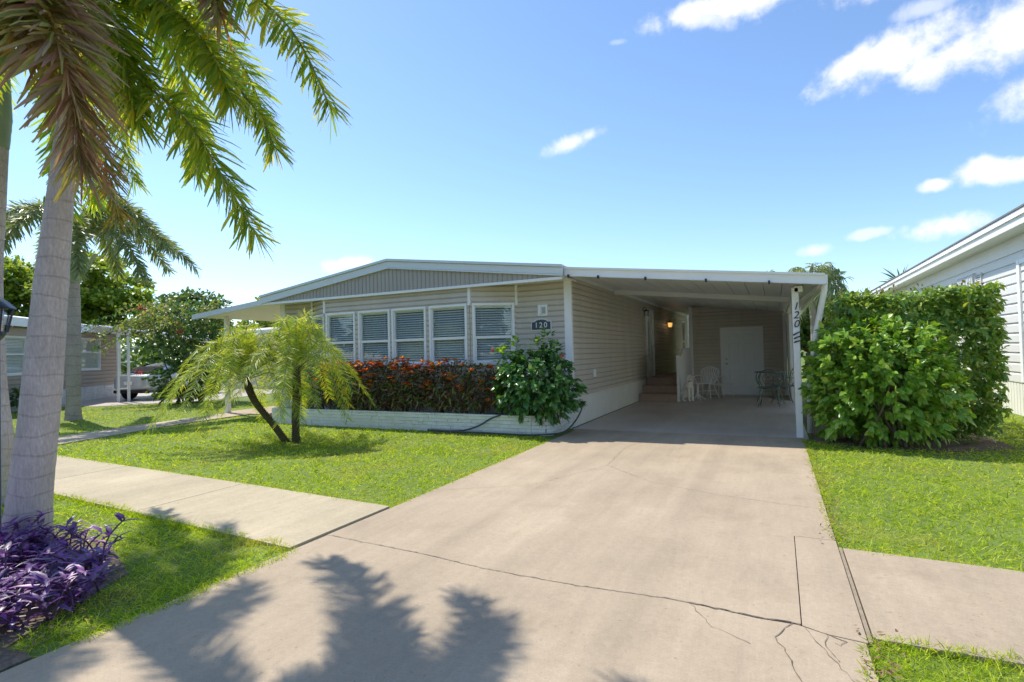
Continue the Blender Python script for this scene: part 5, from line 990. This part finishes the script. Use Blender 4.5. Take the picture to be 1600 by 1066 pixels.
# ================================================================ LAMP POST, UTILITY COVER
lpst = empty('lamp_post', (-6.08, 2.26, 0), 'dark blue grey lamp post with glass lantern at the left edge', 'lamp post')
lx, ly = -6.03, 2.25; M['lampmetal'] = paint('blue_black_metal', (.035, .045, .075), .4, .15, 8)
MB().tube([(lx, ly, 0), (lx, ly, .1), (lx, ly, .12), (lx, ly, 1.72)], [.07, .07, .04, .036], 14).build('pole', M['lampmetal'], lpst)
MB().lathe([(.03, 1.70), (.075, 1.76), (.085, 1.79)], (lx, ly, 0), 4).build('base_cup', M['lampmetal'], lpst)
MB().lathe([(.082, 1.791), (.125, 1.99)], (lx, ly, 0), 4).build('lantern_glass', glass('lamp_glass', (.9, .9, .9), .2), lpst); MB().lathe([(.155, 1.992), (.15, 2.005), (.09, 2.06), (.03, 2.10), (.02, 2.14), (.004, 2.16)], (lx, ly, 0), 4).build('cap', M['lampmetal'], lpst)
for k in range(4):
    a = k*math.pi/2; MB().beam((lx+.086*math.cos(a), ly+.086*math.sin(a), 1.79), (lx+.128*math.cos(a), ly+.128*math.sin(a), 1.992), .014, .014).build('corner_bar', M['lampmetal'], lpst)
MB().tube([(lx, ly, 1.79), (lx, ly, 1.86)], .02, 8).build('bulb', M['white'], lpst)
uc = empty('utility_cover', (.72, 2.95, 0), 'round grey concrete utility cover sunk in the lower right grass', 'cover')
MB().lathe([(.10, -.03), (.10, .004), (.09, .010), (.02, .010)], (.74, 2.92, 0), 18).build('lid', paint('old_lid', (.22, .2, .17), .9, .3, 12, bump=.5), uc); MB().box(.70, .73, 2.90, 2.93, .0105, .014).build('lid_slot', M['crack'], uc)
# ================================================================ NEIGHBOURING HOUSES
nr = empty('neighbour_house', (6.5, 20, 0), 'white vinyl sided house at the right edge with pale eave', 'house')
NX = 4.45
siding(nr, (NX, 8), (NX, 34), (-1, 0), .66, 3.5, M['neigh_white'], pitch=.2, holes=[(16.55-8, 17.75-8, 1.9, 3.08)])
mb = MB(); y = 8
while y < 34: mb.box(NX-.012, NX+.06, y, y+.13, -.02, .655); mb.box(NX+.0, NX+.06, y+.13, y+.15, -.02, .655); y += .15
mb.build('skirt', M['skirt'], nr)
MB().box(NX-.03, NX+.02, 8, 34, .65, .675).build('skirt_trim', M['neigh_white'], nr); MB().box(NX-.06, NX+.03, 13.93, 14.06, .66, 3.08).build('window_trim', M['white'], nr, .004); MB().box(NX-.055, NX+.03, 12.0, 13.93, 3.0, 3.08).build('window_trim', M['white'], nr, .004)
window(nr, (NX, 16.55), (NX, 17.75), (-1, 0), 1.9, 3.08, 2.4)
mb = MB(); mb.box(NX-.06, NX-.02, 16.1, 16.14, 1.85, 3.1); mb.box(NX-.06, NX-.02, 16.46, 16.5, 1.85, 3.1); z = 1.86
while z < 3.08: mb.hexa([(NX-.055, 16.14, z), (NX-.02, 16.14, z+.04), (NX-.02, 16.46, z+.04), (NX-.055, 16.46, z), (NX-.055, 16.14, z+.012), (NX-.02, 16.14, z+.05), (NX-.02, 16.46, z+.05), (NX-.055, 16.46, z+.012)]); z += .05
mb.build('shutter', M['neigh_white'], nr)
mb = MB(); y = 16.6
while y < 17.75: mb.box(NX-.10, NX-.07, y, y+.05, 2.62, 3.12); y += .12
mb.box(NX-.10, NX-.05, 16.55, 17.8, 3.08, 3.14); mb.build('window_awning', M['white'], nr)
MB().box(NX-.42, NX+.1, 8, 34, 3.56, 3.60).build('soffit', M['neigh_white'], nr); MB().box(NX-.46, NX-.42, 8, 34, 3.55, 3.80).build('fascia', M['neigh_white'], nr)
MB().box(NX-.50, NX-.461, 8, 34, 3.70, 3.80).build('gutter', M['white'], nr); MB().box(NX-.03, NX+.02, 8, 34, 3.40, 3.56).build('frieze_board', M['neigh_white'], nr)
MB().hexa([(NX-.52, 8, 3.805), (9, 8, 4.6), (9, 34, 4.6), (NX-.52, 34, 3.805), (NX-.52, 8, 3.84), (9, 8, 4.66), (9, 34, 4.66), (NX-.52, 34, 3.84)]).build('roof', M['asphalt'], nr)
MB().box(NX+.11, 9, 33.9, 34, 0, 3.55).build('end_wall', M['neigh_white'], nr); MB().box(8.95, 9, 8, 33.9, 0, 4.5).build('wall', M['neigh_white'], nr); MB().box(NX+.11, 8.95, 8, 8.1, 0, 3.55).build('end_wall', M['neigh_white'], nr)
MB().add([(NX-.4, 8.05, 3.56), (8.9, 8.05, 3.56), (8.9, 8.05, 4.58), (NX-.4, 8.05, 3.82)], [(0, 1, 2, 3)]).build('gable_panel', M['neigh_white'], nr)
# left neighbour, turned about thirty degrees
nl = empty('neighbour_house', (-26, 12, 0), 'tan sided house with white roof and awning beyond the far lawn', 'house')
A = Vector((-23.96, 10.76)); u = Vector((-.64, .768)); w = Vector((.768, .64))      # u along the wall, w outward (towards the camera)
def q(s, t=0): p = A+u*s+w*t; return (p.x, p.y)
siding(nl, q(-9), q(4.9), w, .55, 2.75, M['neigh_tan'], pitch=.16, holes=[(9+1.4, 9+3.1, 1.2, 2.52), (9-3.7, 9-1.9, 1.15, 2.45)])
stones(q(-9, .02), q(4.9, .02), w, .55, nl, .11)
window(nl, q(1.4), q(3.1), w, 1.2, 2.52, 1.95); window(nl, q(-3.7), q(-1.9), w, 1.15, 2.45, 1.85)
for s, z0 in ((4.85, .0), (-1.75, .55)):
    p = q(s, .02); MB().beam((*p, z0), (*p, 2.75), .1, .1).build('trim', M['white'], nl)
def qb(s0, s1, t0, t1, z0, z1, z2=None, z3=None):        # slab along the wall, z at t0 and t1
    z2 = z0 if z2 is None else z2; z3 = z1 if z3 is None else z3
    P = [q(s0, t0), q(s1, t0), q(s1, t1), q(s0, t1)]; return MB().hexa([(*P[0], z0), (*P[1], z0), (*P[2], z2), (*P[3], z2), (*P[0], z1), (*P[1], z1), (*P[2], z3), (*P[3], z3)])
qb(-9.5, 5.2, .35, -4.5, 2.78, 3.02, 3.5, 3.74).build('roof', M['whiteroof'], nl); qb(-9.5, 5.2, .36, .40, 2.74, 3.02).build('fascia', M['white'], nl)
qb(4.8, 4.9, 0, -6, 0, 2.75).build('end_wall', M['neigh_tan'], nl)
qb(-9.3, -1.8, .02, .06, 2.45, 2.72).build('frieze_board', M['neigh_tan'], nl)
for k in range(26):                                      # ribbed awning panels over the carport
    s0 = 1.6+k*.27; qb(s0, s0+.25, .42, 2.9, 3.0, 3.03, 2.62, 2.65).build('awning_panel', M['whiteroof'], nl)
    if k % 2: qb(s0+.25, s0+.27, .42, 2.9, 2.98, 3.06, 2.60, 2.68).build('awning_rib', M['ceil'], nl)
qb(1.6, 8.6, 2.9, 2.96, 2.52, 2.66).build('awning_fascia', M['white'], nl)
qb(4.95, 9.2, -3.0, -3.1, 0, 2.7).build('carport_wall', M['neigh_tan'], nl)
tr = empty('trellis_post', (-22.3, 12.1, 0), 'white ladder shaped carport support post on the lawn edge', 'post')
for d in (-.16, .16): MB().beam((-22.3+d*.5, 12.1+d*.87, 0), (-22.3+d*.5, 12.1+d*.87, 2.6), .075, .075).build('upright', M['white'], tr)
for z in (.5, 1.0, 1.5, 2.0): MB().beam((-22.38, 11.96, z), (-22.22, 12.24, z), .05, .05).build('rung', M['white'], tr)
nb = empty('far_house', (-22, 24, 0), 'white roofed house glimpsed under the left awning', 'house')
MB().box(-27, -18, 19.8, 27, 0, 2.8).build('wall', M['neigh_white'], nb); MB().hexa([(-27.3, 19.4, 2.8), (-17.7, 19.4, 2.8), (-17.7, 27, 3.6), (-27.3, 27, 3.6), (-27.3, 19.4, 3.0), (-17.7, 19.4, 3.0), (-17.7, 27, 3.8), (-27.3, 27, 3.8)]).build('roof', M['whiteroof'], nb)
for x in (-25.5, -22.8, -20.2): MB().box(x, x+1.2, 19.76, 19.8, 1.1, 2.3).build('window', M['slate'], nb)
sb = [('dark_foundation_shrub', 'low dark green shrub beside the tan house window', (-21.9, 9.0, 0), (-21.9, 9.0, .45), (.6, .5, .45), 500)]
for nm, lab, b, c, r, n in sb: shrub(nm, lab, 'shrub', b, c, r, 60, 9, .14, G['boug'], 'oval', .6, 61, nparts=0, nst=4)
# ================================================================ CAR
car = place('parked_car', (-23.2, 14.6, 0), 107, 'silver white sedan parked under the neighbouring carport, seen from behind', 'car')  # local +x forward, +y left
M['carpaint'] = paint('silver_white_paint', (.62, .63, .63), .25, .02, 2, coat=1, metal=.15); M['rubber'] = paint('tyre_rubber', (.02, .02, .02), .85, .2, 10); M['carglass'] = paint('tinted_glass', (.02, .025, .03), .08, .05, 3); M['tail'] = paint('red_lens', (.45, .02, .03), .15, .1, 8, coat=1)
M['trim'] = paint('black_plastic', (.03, .03, .03), .55, .1, 8); M['alloy'] = paint('alloy', (.55, .56, .58), .3, .05, 8, metal=1)
st = [(-2.28, .70, .42, .60, .88, .90, .55), (-2.18, .82, .30, .62, .98, 1.0, .62), (-1.75, .89, .22, .64, 1.02, 1.04, .66), (-1.35, .90, .22, .64, 1.0, 1.22, .62), (-.75, .905, .21, .64, .98, 1.42, .60), (-.1, .905, .21, .64, .97, 1.46, .60), (.45, .90, .21, .64, .96, 1.38, .60), (1.05, .89, .21, .63, .94, 1.02, .64), (1.7, .86, .22, .62, .86, .88, .66), (2.1, .78, .28, .58, .74, .76, .6), (2.25, .62, .36, .52, .64, .66, .45)]
vs = []; 
for x, w_, z0, zm, zs, zr, wr in st: vs += [(x, -w_*.93, z0), (x, -w_, zm), (x, -w_*.94, zs), (x, -wr, zr), (x, -wr*.45, zr+.02), (x, wr*.45, zr+.02), (x, wr, zr), (x, w_*.94, zs), (x, w_, zm), (x, w_*.93, z0)]
k = 10; fs = [(i*k+j, i*k+(j+1) % k, (i+1)*k+(j+1) % k, (i+1)*k+j) for i in range(len(st)-1) for j in range(k)]+[tuple(range(k-1, -1, -1)), tuple(range((len(st)-1)*k, len(st)*k))]
cb = lp(MB().add(vs, fs, True), 'body', M['carpaint'], car); b = cb.modifiers.new('sub', 'SUBSURF'); b.levels = b.render_levels = 2
lp(MB().hexa([(-1.98, -.55, 1.065), (-1.28, -.56, 1.29), (-1.28, .56, 1.29), (-1.98, .55, 1.065), (-1.98, -.53, 1.085), (-1.28, -.54, 1.31), (-1.28, .54, 1.31), (-1.98, .53, 1.085)]), 'rear_window', M['carglass'], car)
for s in (-1, 1):
    lp(MB().add([(-1.25, s*.83, 1.04), (.85, s*.83, 1.0), (.35, s*.685, 1.36), (-.7, s*.685, 1.41), (-1.1, s*.70, 1.25)], [(0, 1, 2, 3, 4)]), 'side_window', M['carglass'], car)
    lp(MB().hexa([(-2.26, s*.48, .80), (-1.95, s*.87, .82), (-2.0, s*.70, .82), (-2.2, s*.40, .80), (-2.25, s*.48, .93), (-1.93, s*.86, .95), (-1.98, s*.69, .95), (-2.18, s*.4, .93)]), 'taillight', M['tail'], car, .01)
    for x in (-1.38, 1.38):
        wh = lp(MB().lathe([(.2, -.10), (.325, -.10), (.335, -.06), (.335, .06), (.325, .10), (.2, .10)], n=24), 'wheel', M['rubber'], car); wh.matrix_basis = Matrix.Translation((x, s*.83, .335)) @ Matrix.Rotation(math.pi/2, 4, 'X')
        rim = MB().lathe([(.205, -.09), (.21, .09)], n=24)
        for a in range(7): rim.beam((0, 0, -s*.09), (.2*math.cos(a*.9), .2*math.sin(a*.9), -s*.085), .035, .02)
        rr = rim.build('rim', M['alloy']); rr.parent = wh
        ar = lp(MB().lathe([(.30, -.004), (.385, -.004), (.385, .004), (.30, .004)], n=24), 'wheel_arch', M['trim'], car); ar.matrix_basis = Matrix.Translation((x, s*.893, .36)) @ Matrix.Rotation(math.pi/2, 4, 'X')
lp(MB().hexa([(-2.30, -.68, .30), (-2.1, -.78, .28), (-2.1, .78, .28), (-2.30, .68, .30), (-2.31, -.66, .42), (-2.2, -.76, .40), (-2.2, .76, .40), (-2.31, .66, .42)]), 'bumper_trim', M['trim'], car, .02)
lp(MB().box(-2.33, -2.305, -.18, .18, .62, .75), 'licence_plate', M['white'], car)
